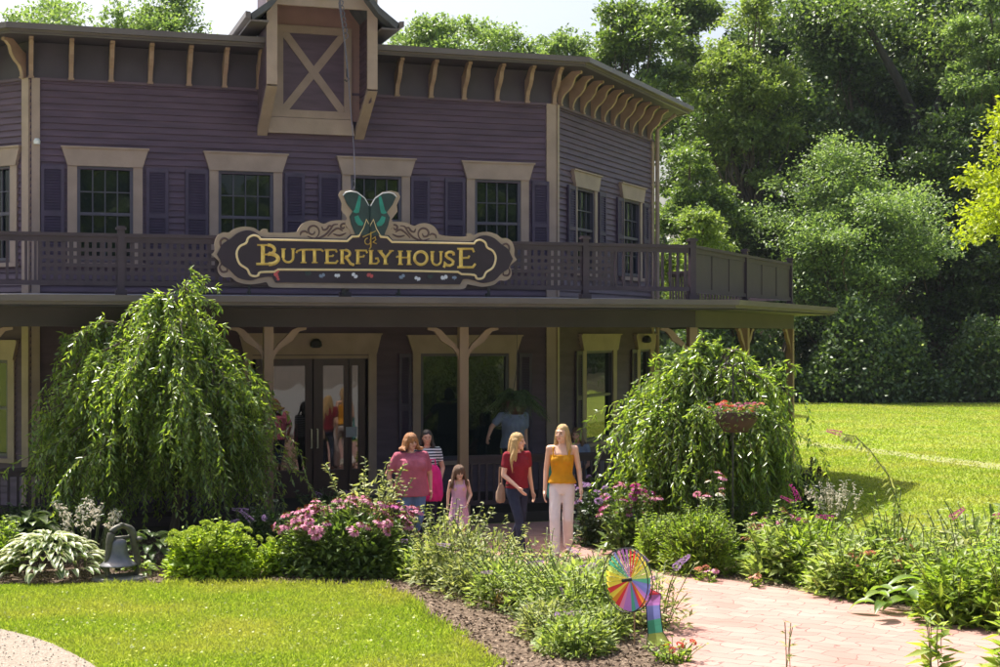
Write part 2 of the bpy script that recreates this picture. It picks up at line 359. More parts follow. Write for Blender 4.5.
def along(P, ang, s): return (P[0]+s*math.cos(R(ang)), P[1]+s*math.sin(R(ang)))
P692 = along(P463, 18, 3.903); PD = along(P692, 66, 6.97); PD2 = along(PD, 114, 5); PLc = along(P463, 18, -7.22); PLL = along(PLc, -30, -5)
P268 = along(P463, 18, -3.03); PDm = along(P692, 66, 3.36)
PFf = Fr(PLc, 18); PFd = Fr(P692, 66); PFl = Fr(PLL, -30)
LPF = math.dist(PLc, P692)
def offs(pts, d):
    out = []; n = len(pts)
    for i in range(n):
        ds = []
        if i > 0: ds.append(Vector((pts[i][0]-pts[i-1][0], pts[i][1]-pts[i-1][1])).normalized())
        if i < n-1: ds.append(Vector((pts[i+1][0]-pts[i][0], pts[i+1][1]-pts[i][1])).normalized())
        ns = [Vector((v.y, -v.x)) for v in ds]
        if len(ns) == 1: o = ns[0]*d
        else:
            b = (ns[0]+ns[1]).normalized(); o = b*(d/b.dot(ns[0]))
        out.append((pts[i][0]+o.x, pts[i][1]+o.y))
    return out
WALL = [CLL, CL, C, C2, C3]; POSTL = [PLL, PLc, P692, PD, PD2]
H = empty('house', (-3.3, 27, 0))
tag(H, 'large dark plum clapboard house with wraparound porch, balcony and cream trim', 'house')
def openings_for(fr):
    o = {'F': [], 'R': [], 'L': []}
    return o
def siding(fr, s0, s1, z0, z1, ops, name='wall', rows=.105):
    mb = MB(); z = z0
    while z < z1-1e-4:
        zt = min(z+rows, z1); iv = [(s0, s1)]
        for (a, b, c, d) in ops:
            if c < (z+zt)/2 < d:
                nv = []
                for (x, y) in iv:
                    if b <= x or a >= y: nv.append((x, y)); continue
                    if a > x: nv.append((x, a))
                    if b < y: nv.append((b, y))
                iv = nv
        for (x, y) in iv:
            mb.hexa([fr.p(x, z, .034), fr.p(y, z, .034), fr.p(y, z, -.05), fr.p(x, z, -.05), fr.p(x, zt, .006), fr.p(y, zt, .006), fr.p(y, zt, -.05), fr.p(x, zt, -.05)])
        z = zt
    return mb.build(name, M['siding'], H)
def rect(mb, fr, a0, a1, z0, z1, d0, d1):
    mb.hexa([fr.p(a0, z0, d1), fr.p(a1, z0, d1), fr.p(a1, z0, d0), fr.p(a0, z0, d0), fr.p(a0, z1, d1), fr.p(a1, z1, d1), fr.p(a1, z1, d0), fr.p(a0, z1, d0)])
def header(fr, ac, w, z0, z1, flare, par, d=.085):
    mb = MB(); mb.prism([(ac-w/2, z0), (ac+w/2, z0), (ac+w/2+flare, z1), (ac-w/2-flare, z1)], fr.fn(), 0, d)
    rect(mb, fr, ac-w/2-flare-.015, ac+w/2+flare+.015, z1, z1+.025, 0, d+.03)
    return mb.build('header', M['trim'], par)
def window(fr, a0, a1, z0, z1, cols=4, rows=4, casing=.15, hdr=.29, flare=.09, meeting=True, hz=None, gm='glass', sill=True):
    mb = MB(); t = .05
    rect(mb, fr, a0, a0+t, z0, z1, -.05, .03); rect(mb, fr, a1-t, a1, z0, z1, -.05, .03)
    rect(mb, fr, a0+t, a1-t, z1-t, z1, -.05, .03); rect(mb, fr, a0+t, a1-t, z0, z0+t, -.05, .03)
    if meeting: rect(mb, fr, a0+t, a1-t, (z0+z1)/2-.025, (z0+z1)/2+.025, -.04, .015)
    for i in range(1, cols): a = a0+t+(a1-a0-2*t)*i/cols; rect(mb, fr, a-.009, a+.009, z0+t, z1-t, -.032, -.004)
    for j in range(1, rows):
        if meeting and j*2 == rows: continue
        z = z0+t+(z1-z0-2*t)*j/rows; rect(mb, fr, a0+t, a1-t, z-.009, z+.009, -.031, -.003)
    wn = mb.build('window', M['sash'], H)
    g = MB(); rect(g, fr, a0+t*.5, a1-t*.5, z0+t*.5, z1-t*.5, -.045, -.038); g.build('pane', M[gm], wn)
    c = MB(); rect(c, fr, a0-casing, a0, z0-.03, z1, 0, .055); rect(c, fr, a1, a1+casing, z0-.03, z1, 0, .055)
    if sill: rect(c, fr, a0-casing-.04, a1+casing+.04, z0-.1, z0-.03, 0, .09)
    c.build('casing', M['trim'], wn)
    header(fr, (a0+a1)/2, a1-a0+2*casing, z1+.001, z1+hdr, flare, wn)
    return wn
def shutter(fr, a0, a1, z0, z1):
    mb = MB(); t = .05
    for (x, y) in ((a0, a0+t), (a1-t, a1)): rect(mb, fr, x, y, z0, z1, .03, .07)
    zm = (z0+z1)/2
    for (x, y) in ((z0, z0+.07), (zm-.04, zm+.04), (z1-.07, z1)): rect(mb, fr, a0+t, a1-t, x, y, .03, .068)
    z = z0+.07
    while z < z1-.1:
        if not (zm-.08 < z < zm+.04):
            mb.hexa([fr.p(a0+t, z, .062), fr.p(a1-t, z, .062), fr.p(a1-t, z+.008, .062), fr.p(a0+t, z+.008, .062), fr.p(a0+t, z+.04, .036), fr.p(a1-t, z+.04, .036), fr.p(a1-t, z+.045, .036), fr.p(a0+t, z+.045, .036)])
        z += .045
    rect(mb, fr, a0+t, a1-t, z0+.07, z1-.07, .026, .032)
    mb.build('shutter', M['shutter'], H)
ops = {'F': [], 'R': [], 'L': []}
def oa(k, a0, a1, z0, z1): ops[k].append((a0-.02, a1+.02, z0, z1))
ZW0, ZW1 = 4.13, 5.67
for (x0, x1, sh) in ((77, 133, (41, 64, 146, 168)), (218, 273, (185, 208, 284, 304)), (350, 401, (318, 340, 410, 429)), (474, 520, (444, 464, 531, 548))):
    a0, a1 = FF.px(x0, 200)[0], FF.px(x1, 200)[0]; window(FF, a0, a1, ZW0, ZW1); oa('F', a0, a1, ZW0, ZW1)
    s = [FF.px(x, 200)[0] for x in sh]; shutter(FF, s[0], s[1], ZW0-.03, ZW1); shutter(FF, s[2], s[3], ZW0-.03, ZW1)
for (x0, x1, sh) in ((575, 592.5, (565.5, 573, 596.5, 603)), (622, 638, (615, 621, 641, 646))):
    a0, a1 = FRt.px(x0, 200)[0], FRt.px(x1, 200)[0]
    window(FRt, a0, a1, ZW0, ZW1, cols=3, casing=.14, hdr=.29, flare=.12); oa('R', a0, a1, ZW0, ZW1)
    s = [FRt.px(x, 200)[0] for x in sh]; shutter(FRt, s[0], s[1], ZW0-.03, ZW1); shutter(FRt, s[2], s[3], ZW0-.03, ZW1)
a1 = FL.px(12.5, 200)[0]; window(FL, a1-.9, a1, ZW0, ZW1); oa('L', a1-.9, a1, ZW0, ZW1)
# lower storey openings
a1 = FL.px(10, 400)[0]; window(FL, a1-1.2, a1, .95, 2.52, cols=1, rows=2, hdr=.3); oa('L', a1-1.2, a1, .95, 2.52)
a0, a1 = FF.px(420, 400)[0], FF.px(508, 400)[0]; am = (a0+a1)/2
wn = window(FF, a0, a1, .75, 2.6, cols=2, rows=1, meeting=False, casing=.14, hdr=.30, flare=.10); oa('F', a0, a1, .75, 2.6)
mm = MB(); rect(mm, FF, am-.05, am+.05, .80, 2.55, -.03, .032); mm.build('mullion', M['sash'], wn)
shutter(FF, FF.px(398, 400)[0], FF.px(410.5, 400)[0], .72, 2.6); shutter(FF, FF.px(518, 400)[0], FF.px(531, 400)[0], .72, 2.6)
for (x0, x1) in ((584, 611), (638, 650)):
    a0, a1 = FRt.px(x0, 400)[0], min(FRt.px(x1, 400)[0], 5.35)
    window(FRt, a0, a1, .9, 2.62, cols=1, rows=2, casing=.2, hdr=.30, flare=.15); oa('R', a0, a1, .9, 2.62)
    shutter(FRt, a0-.55, a0-.22, .87, 2.62)
# double entrance door
a0, a1 = FF.px(252, 400)[0], FF.px(368, 400)[0]; dz0, dz1 = .16, 2.60
oa('F', a0, a1, dz0, dz1)
def leafdoor(xs, gl, handle):
    b0, b1 = FF.px(xs[0], 400)[0], FF.px(xs[1], 400)[0]; g0, g1 = FF.px(gl[0], 400)[0], FF.px(gl[1], 400)[0]
    gz0, gz1 = .62, 2.40
    mb = MB(); rect(mb, FF, b0, g0, dz0, dz1-.08, -.04, .01); rect(mb, FF, g1, b1, dz0, dz1-.08, -.04, .01)
    rect(mb, FF, g0, g1, dz0, gz0, -.04, .01); rect(mb, FF, g0, g1, gz1, dz1-.08, -.04, .01)
    d = mb.build('door', M['darkwood'], H)
    g = MB(); rect(g, FF, g0, g1, gz0, gz1, -.03, -.022); g.build('pane', M['glass_door'], d)
    if handle is not None:
        hx = FF.px(handle, 400)[0]; h = MB(); h.tube([FF.p(hx, 1.0, .01), FF.p(hx, 1.0, .07), FF.p(hx, 1.32, .07), FF.p(hx, 1.32, .01)], .012, 8)
        h.build('handle', M['metal'], d)
    return d
M['metal'] = mat('brushed_steel', (.5, .48, .45), .3, .05, metal=.9)
leafdoor((256, 312), (271, 305.5), 311); leafdoor((313.5, 348), (323, 344), 317); 
sd = leafdoor((349, 365), (352, 358.5), None)
nb = MB(); q0, z0 = FF.px(346, 427, .02); q1, z1 = FF.px(357, 437, .02); nb.prism([(q0, z0), (q1, z0), (q1, z1), (q0, z1)], FF.fn(), .012, .02); nb.build('notice', mat('door_notice', (.35, .38, .42), .6), sd)
mb = MB(); rect(mb, FF, a0-.14, a0, .16, dz1, 0, .055); rect(mb, FF, a1, a1+.14, .16, dz1, 0, .055)
rect(mb, FF, a0, a1, dz1-.08, dz1, -.04, .03)
dc = mb.build('door_casing', M['trim'], H); header(FF, (a0+a1)/2, a1-a0+.28, dz1+.001, dz1+.33, .08, dc)
# siding
siding(FF, .0, L1, .16, 7.06, ops['F']); siding(FRt, 0, 5.59, .16, 7.06, ops['R']); siding(FL, 0, 5, .16, 7.06, ops['L'])
# backing wall and dark rooms inside
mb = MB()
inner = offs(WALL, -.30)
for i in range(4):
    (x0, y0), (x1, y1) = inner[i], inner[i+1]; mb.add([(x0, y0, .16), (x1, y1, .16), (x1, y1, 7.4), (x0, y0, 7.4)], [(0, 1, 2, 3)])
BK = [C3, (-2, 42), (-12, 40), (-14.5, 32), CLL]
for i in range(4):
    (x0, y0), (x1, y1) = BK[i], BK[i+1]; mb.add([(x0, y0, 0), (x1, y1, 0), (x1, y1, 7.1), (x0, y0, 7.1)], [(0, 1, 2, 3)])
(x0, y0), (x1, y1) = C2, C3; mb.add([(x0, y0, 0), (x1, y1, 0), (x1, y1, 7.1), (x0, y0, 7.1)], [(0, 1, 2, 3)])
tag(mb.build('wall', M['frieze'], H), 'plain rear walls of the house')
# corner boards
for Pt, fa, fb in ((C, (FF, L1-.16, L1+.02), (FRt, .022, .12)), (CL, (FF, .022, .15), (FL, 4.87, 5.02))):
    mb = MB(); rect(mb, fa[0], fa[1], fa[2], .16, 7.06, .0, .06); rect(mb, fb[0], fb[1], fb[2], .16, 7.06, .0, .06); mb.build('corner_board', M['trim'], H)
mb = MB(); rect(mb, FRt, 5.47, 5.62, .16, 7.06, 0, .05); mb.build('corner_board', M['trim'], H)
mb = MB(); mb.tube([FRt.p(5.66, .2, .1), FRt.p(5.66, 7.3, .1), FRt.p(5.66, 7.6, .5)], .045, 8); mb.build('downspout', M['trim'], H)
# frieze, soffit, fascia, gutter, roof
B0 = FF.px(267.5, 60, 1.05)[0]; B1 = FF.px(377, 60, 1.05)[0]
def band(pts, z0, z1, d0, d1, name, m, par=None, gap=False):
    mb = MB()
    for pl in ([pts] if not gap else [[pts[0], pts[1], FF.p(B0, 0)[:2]], [FF.p(B1, 0)[:2], *pts[2:]]]):
      a = offs(pl, d0); b = offs(pl, d1)
      for i in range(len(pl)-1):
        mb.hexa([(*b[i], z0), (*b[i+1], z0), (*a[i+1], z0), (*a[i], z0), (*b[i], z1), (*b[i+1], z1), (*a[i+1], z1), (*a[i], z1)])
    return mb.build(name, m, par or H)
band(WALL, 7.062, 7.64, -.03, .02, 'frieze', M['frieze'])
band(WALL, 7.03, 7.075, .022, .05, 'molding', M['siding'])
EV = offs(WALL, .73); RF = offs(WALL, .78)
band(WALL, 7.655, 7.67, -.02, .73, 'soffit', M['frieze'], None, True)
band(WALL, 7.64, 7.76, .68, .73, 'fascia', M['gutter'], None, True)
band(WALL, 7.70, 7.79, .733, .82, 'gutter', M['gutter'], None, True)
mb = MB(); ring = RF[:2]+[FF.p(B0, 0, .78)[:2], FF.p(B0, 0, .03)[:2], FF.p(B1, 0, .03)[:2], FF.p(B1, 0, .78)[:2]]+RF[2:]+[(-2, 43), (-12.5, 41), (-15.3, 32)]; cen = (-3.5, 33.5, 8.75)
mb.add([(*p, 7.80) for p in ring]+[cen], [(i, (i+1) % len(ring), len(ring)) for i in range(len(ring))]); roof = mb.build('roof', M['roof'], H)
# corbels
cp = [(.02, 7.08), (.085, 7.08), (.10, 7.17), (.15, 7.26), (.24, 7.33), (.31, 7.42), (.35, 7.54), (.42, 7.60), (.47, 7.61), (.47, 7.66), (.30, 7.66), (.24, 7.62), (.17, 7.56), (.10, 7.50), (.02, 7.46)]
def corbel(fr, a, w=.07):
    mb = MB(); mb.prism(cp, lambda d, z, q: fr.p(q, z, d), a-w/2, a+w/2)
    rect(mb, fr, a-w/2-.012, a+w/2+.012, 7.055, 7.085, .0, .1); mb.build('corbel', M['corbel'], H)
for x in (31, 71, 111, 150, 188.5, 224, 258, 396, 430, 463, 496, 526, 553): corbel(FF, FF.px(x, 100)[0])
for i in range(10): corbel(FRt, .16+i*.565)
for a in (4.9, 4.2, 3.5): corbel(FL, a)
# small security lamp on the corner board
sp = MB(); q = FF.px(37, 143, .06); sp.lathe([(0, -.02), (.05, -.02), (.055, .03), (.035, .07), (0, .075)], FF.p(q[0], q[1], .08), 12); sp.build('lamp', M['white'], H)

# hoist bay (dormer)
B0 = FF.px(267.5, 60, 1.05)[0]; B1 = FF.px(377, 60, 1.05)[0]; bw = .16
zf = FF.px(272, 84, 1.05)[1]; zw = FF.px(262, 134, 0)[1]
zt = 8.6; bc = (B0+B1)/2
dm = MB()
for a in (B0, B1-.06):     # side cheeks, sloping back to the wall underneath
    dm.prism([(0, zw), (1.0, zf), (1.0, zt), (0, zt)], lambda d, z, q: FF.p(q, z, d), a, a+.06)
# siding laps on the inner right cheek
dm.prism([(B0, zt-.25), (B1, zt-.25), (B1, zt), (bc, zt+1.15), (B0, zt)], FF.fn(), .93, .99)
dorm = dm.build('hoist_bay', M['siding'], H)
lp = MB()
z = zf-.2
while z < 8.3:
    lp.hexa([FF.p(B1-.062, z, .06), FF.p(B1-.062, z, .92), FF.p(B1-.08, z, .92), FF.p(B1-.08, z, .06), FF.p(B1-.062, z+.1, .06), FF.p(B1-.062, z+.1, .92), FF.p(B1-.066, z+.1, .92), FF.p(B1-.066, z+.1, .06)]); z += .1
lp.build('cheek_siding', M['siding'], dorm)
tb = MB()
rect(tb, FF, B0-.01, B0+bw, zf, zt, .992, 1.05); rect(tb, FF, B1-bw, B1+.01, zf, zt, .992, 1.05)
zh = FF.px(320, 7, 1.05)[1]
rect(tb, FF, B0+bw, B1-bw, zh, zh+.2, .992, 1.048)
rect(tb, FF, B0+bw, B1-bw, zh+.42, zh+.52, .992, 1.048)
for a, b in ((B0-.01, B0+bw), (B1-bw, B1+.01)):     # knee boards under the cheeks
    tb.hexa([FF.p(a, zw-.03, .03), FF.p(b, zw-.03, .03), FF.p(b, zw+.10, .03), FF.p(a, zw+.10, .03), FF.p(a, zf-.03, 1.05), FF.p(b, zf-.03, 1.05), FF.p(b, zf+.0, .97), FF.p(a, zf+.0, .97)])
tb.build('bay_trim', M['trim'], dorm)
lt = MB(); rect(lt, FF, B0+bw+.35, B1-bw-.1, zh+.2, zh+.42, .99, 1.02); lt.build('gable_panel', M['pink_trim'], dorm)
# recessed wall behind + X door
q0 = FF.px(277, 70, .06)[0]; q1 = FF.px(349.5, 70, .06)[0]; zA = FF.px(300, 118, .06)[1]; zB = FF.px(300, 26, .06)[1]
rw = MB(); rect(rw, FF, B0+.06, B1-.06, zA-.02, zt, .03, .05); rw.build('bay_back_panel', M['pink_trim'], dorm)
xd = MB(); t = .13
rect(xd, FF, q0-.15, q0+t-.03, zA, zB, .05, .10); rect(xd, FF, q1-t+.03, q1+.03, zA, zB, .05, .10); rect(xd, FF, q0+t-.03, q1-t+.03, zA, zA+t, .05, .10); rect(xd, FF, q0+t-.03, q1-t+.03, zB-t, zB, .05, .10)
for (x0_, z0_, x1_, z1_, dd) in ((q0+.12, zA+.13, q1-.12, zB-.13, .085), (q0+.12, zB-.13, q1-.12, zA+.13, .088)):
    v = Vector((x1_-x0_, z1_-z0_)).normalized(); nn = Vector((-v.y, v.x))*.065; aa = Vector((x0_, z0_)); bb = Vector((x1_, z1_))
    xd.prism([tuple(aa-nn), tuple(bb-nn), tuple(bb+nn), tuple(aa+nn)], FF.fn(), .06, dd)
xdo = xd.build('hoist_door', M['trim'], dorm)
pn = MB(); rect(pn, FF, q0+t-.04, q1-t+.04, zA+t-.01, zB-t+.01, .052, .066); pn.build('panel', M['siding'], xdo)
sb = MB(); zS = FF.px(300, 133.5, .12)[1]
sb.prism([(q0-.12, zA-.01), (q1+.03, zA-.01), (q1+.08, zS), (q0-.16, zS)], FF.fn(), .03, .13); sb.build('sill', M['trim'], dorm)
# gable roof with kicked eaves
ez = FF.px(397, 23, 1.3)[1]; er = FF.px(399, 23, 1.3)[0]; half = er-bc
prof = [(-half, ez), (-half+.32, ez+.24), (-half+.5, ez+.46), (0, ez+1.75), (half-.5, ez+.46), (half-.32, ez+.24), (half, ez)]
und = [(x*.97, z-.10) for x, z in prof][::-1]
rb = MB(); poly = prof+und
rb.prism(poly, lambda a, z, d: FF.p(bc+a, z, d), -3.2, 1.30); br = rb.build('bay_roof', M['roof'], dorm)
bg_ = MB()
for sgn in (-1, 1):
    bg_.prism([(sgn*half, ez-.09), (sgn*(half+.08), ez-.06), (sgn*(half+.08), ez+.03), (sgn*half, ez+.02)], lambda a, z, d: FF.p(bc+a, z, d), -2.6, 1.33)
    bg_.prism([(sgn*half, ez-.12), (sgn*((B1-B0)/2+.02), ez-.12), (sgn*((B1-B0)/2+.02), ez-.09), (sgn*half, ez-.09)], lambda a, z, d: FF.p(bc+a, z, d), -1.0, 1.30)
bg_.build('bay_eave', M['gutter'], dorm)
hb = MB(); hb.bar(FF.p(bc+.28, zt+.35, .9), FF.p(bc+.28, zt+.35, 1.5), .12, .16); hb.build('hoist_beam', M['trim'], dorm)
lb = MB(); lb.lathe([(0, 0), (.09, 0), (.10, -.05), (.07, -.10), (0, -.11)], FF.p(FF.px(322, 4, 1.05)[0], zh+.24, 1.10), 12); lb.build('lamp', M['gutter'], dorm)

# porch: floor, roof, beam, posts, rails
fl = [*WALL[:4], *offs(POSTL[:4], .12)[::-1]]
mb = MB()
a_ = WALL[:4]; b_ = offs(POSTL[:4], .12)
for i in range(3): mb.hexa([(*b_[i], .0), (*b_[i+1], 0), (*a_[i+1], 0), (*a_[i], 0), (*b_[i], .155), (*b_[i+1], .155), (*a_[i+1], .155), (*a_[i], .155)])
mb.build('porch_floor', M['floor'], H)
mb = MB(); e_ = offs(POSTL, .80)
mb.add([(*p, 3.60) for p in WALL]+[(*p, 3.475) for p in e_], [(i, i+1, 6+i, 5+i) for i in range(4)])
mb.add([(*p, 3.37) for p in offs(WALL, .03)]+[(*p, 3.345) for p in e_], [(i, i+1, 6+i, 5+i) for i in range(4)])
pr = mb.build('porch_roof', [M['porchroof']], H)
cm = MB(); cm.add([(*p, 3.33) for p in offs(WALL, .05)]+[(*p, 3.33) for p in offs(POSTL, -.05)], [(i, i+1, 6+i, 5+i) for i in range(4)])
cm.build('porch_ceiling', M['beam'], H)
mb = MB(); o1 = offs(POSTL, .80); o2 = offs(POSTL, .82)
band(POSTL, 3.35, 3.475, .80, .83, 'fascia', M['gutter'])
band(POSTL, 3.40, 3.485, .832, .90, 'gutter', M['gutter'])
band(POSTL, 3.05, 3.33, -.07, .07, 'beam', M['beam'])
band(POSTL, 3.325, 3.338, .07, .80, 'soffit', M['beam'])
def wob(a, b, pts): return pts
brp = [(0, 0), (.03, .10), (.09, .19), (.20, .28), (.30, .34), (.36, .42), (.42, .485), (.52, .50), (.52, .535), (.38, .535), (.30, .49), (.24, .43), (.12, .33), (.03, .22), (0, .17)]
brp = [(x, y) for x, y in [(.0, -.02), (.035, .08), (.10, .17), (.20, .235), (.29, .29), (.345, .37), (.40, .435), (.50, .455), (.50, .49), (.37, .49), (.29, .455), (.235, .40), (.17, .33), (.08, .25), (.0, .14)]]
def post(P, fr, dirs=(-1, 1), m='postwood', mid=0):
    a, d = 0, 0; f = Fr(P, math.degrees(math.atan2(fr.u.y, fr.u.x))); mb = MB()
    rect(mb, f, -.07, .07, .157, 3.048, -.07, .07); rect(mb, f, -.09, .09, .157, .30, -.09, .09)
    p = mb.build('porch_post', M[m], H)
    for s in dirs:
        b = MB(); b.prism([(s*(.07+x), 2.55+y) for x, y in brp], f.fn(), -.03, .03); b.build('bracket', M['postwood'], p)
post(P463, PFf); post(P268, PFf); post(PLc, PFf, (1,)); post(P692, PFf, (-1,)); post(PDm, PFd); post(PD, PFd, (-1,))
post(along(PLc, -30, -3), PFl)
def railing(fr, a0, a1, zb, zt, kind='bal', top=.055, d=0, name='railing', post_at=()):
    mb = MB(); rect(mb, fr, a0, a1, zt-.05, zt, d-.05, d+.05); rect(mb, fr, a0, a1, zt-.13, zt-.05, d-.02, d+.02); rect(mb, fr, a0, a1, zb, zb+.07, d-.03, d+.03)
    if kind == 'bal':
        n = int((a1-a0)/.125)
        for i in range(n): a = a0+(i+.5)*(a1-a0)/n; rect(mb, fr, a-.019, a+.019, zb+.07, zt-.13, d-.018, d+.018)
    elif kind == 'lattice':
        n = round((a1-a0)/.112)
        for i in range(n+1): a = a0+i*(a1-a0)/n; rect(mb, fr, a-.030, a+.030, zb+.07, zt-.13, d-.012, d+.0)
        m = round((zt-.13-zb-.07)/.105)
        for j in range(1, m): z = zb+.07+j*(zt-.13-zb-.07)/m; rect(mb, fr, a0, a1, z-.026, z+.026, d+.001, d+.012)
    else:
        rect(mb, fr, a0, a1, zb+.07, zt-.13, d-.008, d+.008)
        n = 3
        for i in range(n+1): a = a0+i*(a1-a0)/n; rect(mb, fr, a-.02, a+.02, zb+.07, zt-.13, d+.009, d+.02)
    return mb.build(name, M['rail'], H)
def bpost(fr, a, zt, zb=3.5, d=0):
    mb = MB(); rect(mb, fr, a-.05, a+.05, zb, zt, d-.05, d+.05); rect(mb, fr, a-.075, a+.075, zt, zt+.03, d-.075, d+.075)
    rect(mb, fr, a-.055, a+.055, zt+.03, zt+.05, d-.055, d+.055); rect(mb, fr, a-.08, a+.08, zb-.02, zb+.08, d-.08, d+.08); mb.build('newel_post', M['rail'], H)
ZR, ZB = 4.395, 3.64
aL = PFf.px(40, 240)[0]; a12 = PFf.px(121, 240)[0]; a34 = PFf.px(345, 240)[0]; a58 = PFf.px(585, 240)[0]; a61 = PFf.px(612, 240)[0]
railing(PFf, 0.05, aL, ZB, ZR, 'bal'); railing(PFf, aL, a12-.05, ZB, ZR, 'lattice'); railing(PFf, a12+.05, a34-.05, ZB, ZR, 'lattice')
railing(PFf, a34+.05, a58-.05, ZB, ZR, 'lattice'); railing(PFf, a58+.05, a61, ZB, ZR, 'lattice'); railing(PFf, a61, LPF-.05, ZB, ZR, 'bal')
railing(PFl, 0, 4.95, ZB, ZR, 'bal')
railing(PFd, .05, 3.31, ZB-.02, ZR, 'solid'); railing(PFd, 3.41, 6.90, ZB-.02, ZR, 'solid')
for a in (0, a12, a34, a58, LPF): bpost(PFf, a, ZR+.06)
bpost(PFd, 3.36, ZR+.06); bpost(PFd, 6.95, ZR+.06)
PFe = Fr(PD, 114); railing(PFe, .05, 4.9, ZB, ZR, 'bal')
# porch floor railings
a463 = LPF-3.903; a268 = a463-3.03
railing(PFf, a463+.07, LPF-.07, .28, 1.05, 'bal', name='porch_railing'); railing(PFf, .07, a268-.07, .28, 1.05, 'bal', name='porch_railing')
railing(PFd, .07, 3.29, .28, 1.05, 'bal', name='porch_railing'); railing(PFd, 3.43, 6.9, .28, 1.05, 'bal', name='porch_railing')
# wall lamps beside the door and on the right facet
for fr, x, y in ((FF, 316, 342), (FRt, 646, 338)):
    q = fr.px(x, y, .15); mb = MB(); mb.bar(fr.p(q[0], q[1], .02), fr.p(q[0], q[1], .14), .03, .03)
    mb.lathe([(0, .06), (.05, .05), (.09, .0), (.10, -.07), (.06, -.10), (0, -.10)], fr.p(q[0], q[1], .17), 12); mb.build('wall_lamp', M['black'], H)

# ------------------------------------------------------------------ sign
SD = .16
M['s_tan'] = mat('sign_tan', (.36, .27, .20), .5, .1, 4); M['s_navy'] = mat('sign_dark_plum', (.022, .010, .022), .45, .2, 3)
M['s_gold'] = mat('gold_leaf', (.92, .60, .16), .30, .25, 14, metal=.25); M['s_line'] = mat('pale_gold_line', (.93, .72, .38), .35, .04, metal=.0)
M['s_curl'] = mat('sign_scroll', (.10, .055, .05), .5, .1); M['s_teal'] = mat('butterfly_teal', (.02, .26, .20), .4, .2, 8); M['s_wing'] = mat('butterfly_black', (.02, .045, .045), .4, .3, 8)
M['s_pink'] = mat('butterfly_red', (.6, .10, .10), .5, .1); M['s_white'] = mat('butterfly_white', (.75, .75, .78), .5, .05); M['s_blue'] = mat('butterfly_blue', (.25, .32, .42), .5, .2)
def SP(x, y): return PFf.px(x, y, SD)
def S1(crop): return [SP(205+x/6.23, 180+y/6.23) for x, y in crop]
sc0 = SP(369.5, 250)[0]
def mir(pts): return [(2*sc0-a, z) for a, z in pts[::-1]]
SG = empty('hanging_sign', PFf.p(sc0, SP(369.5, 285)[1], SD)); tag(SG, 'ornate plum and gold carved sign reading BUTTERFLY HOUSE fixed to the balcony rail', 'sign')
def catm(pts, n=5):
    out = []
    for i in range(len(pts)-1):
        p0 = pts[max(i-1, 0)]; p1 = pts[i]; p2 = pts[i+1]; p3 = pts[min(i+2, len(pts)-1)]
        for k in range(n):
            t = k/n; out.append(tuple(.5*(2*b+(c_-a)*t+(2*a-5*b+4*c_-d)*t*t+(3*b-a-3*c_+d)*t**3) for a, b, c_, d in zip(p0, p1, p2, p3)))
    out.append(pts[-1]); return out
top = S1([(42, 465), (62, 438), (60, 395), (78, 348), (112, 326), (150, 326), (185, 303), (240, 290), (305, 297), (340, 318), (365, 303), (392, 308), (405, 327), (560, 325), (585, 300), (610, 270), (655, 252), (700, 256), (740, 272), (785, 256), (830, 250), (880, 252)])
bot = S1([(42, 465), (70, 488), (92, 512), (80, 545), (88, 582), (120, 606), (165, 606), (205, 636), (280, 650), (350, 642), (385, 636), (400, 660), (430, 672)])
zb_ = SP(369.5, 288.5)[1]; bot[-1] = (bot[-1][0], zb_)
zt_ = top[-1][1]
L = catm(top, 3)[::-1]+catm(bot, 3)[1:]
outer = L+mir(L)
MBs = MB(); MBs.prism(outer, PFf.fn(), SD-.06, SD-.02); MBs.build('backboard', M['s_tan'], SG)
it = S1([(75, 462), (92, 430), (110, 398), (160, 365), (205, 330), (262, 314), (312, 325), (345, 352), (380, 358), (880, 368), (905, 340), (948, 338), (972, 300), (985, 270)])
ib = S1([(75, 462), (95, 500), (110, 530), (155, 560), (205, 608), (280, 626), (335, 612), (390, 602), (420, 605), (440, 640)])
ib[-1] = (ib[-1][0], SP(369.5, 283.5)[1])
zc = SP(369.5, 223)[1]; it[-1] = (sc0-.03, zc)
L = catm(it[:8], 3)[:-1]+it[7:]; L = L[::-1]+catm(ib[:-1], 3)[1:]+[ib[-1]]
MBs = MB(); MBs.prism(L+mir(L), PFf.fn(), SD-.018, SD+.012); MBs.build('face_board', M['s_navy'], SG)
gl = S1([(430, 572), (345, 575), (330, 594), (310, 600), (280, 590), (262, 555), (215, 522), (196, 460), (215, 415), (255, 393), (268, 362), (300, 345), (330, 352), (345, 370)])
L = [(sc0, SP(369.5, 270)[1]), S1([(455, 558)])[0], *catm(gl, 3)]+S1([(885, 381), (915, 353), (955, 351), (985, 300)])+[SP(366, 219.5), SP(369.5, 226)]
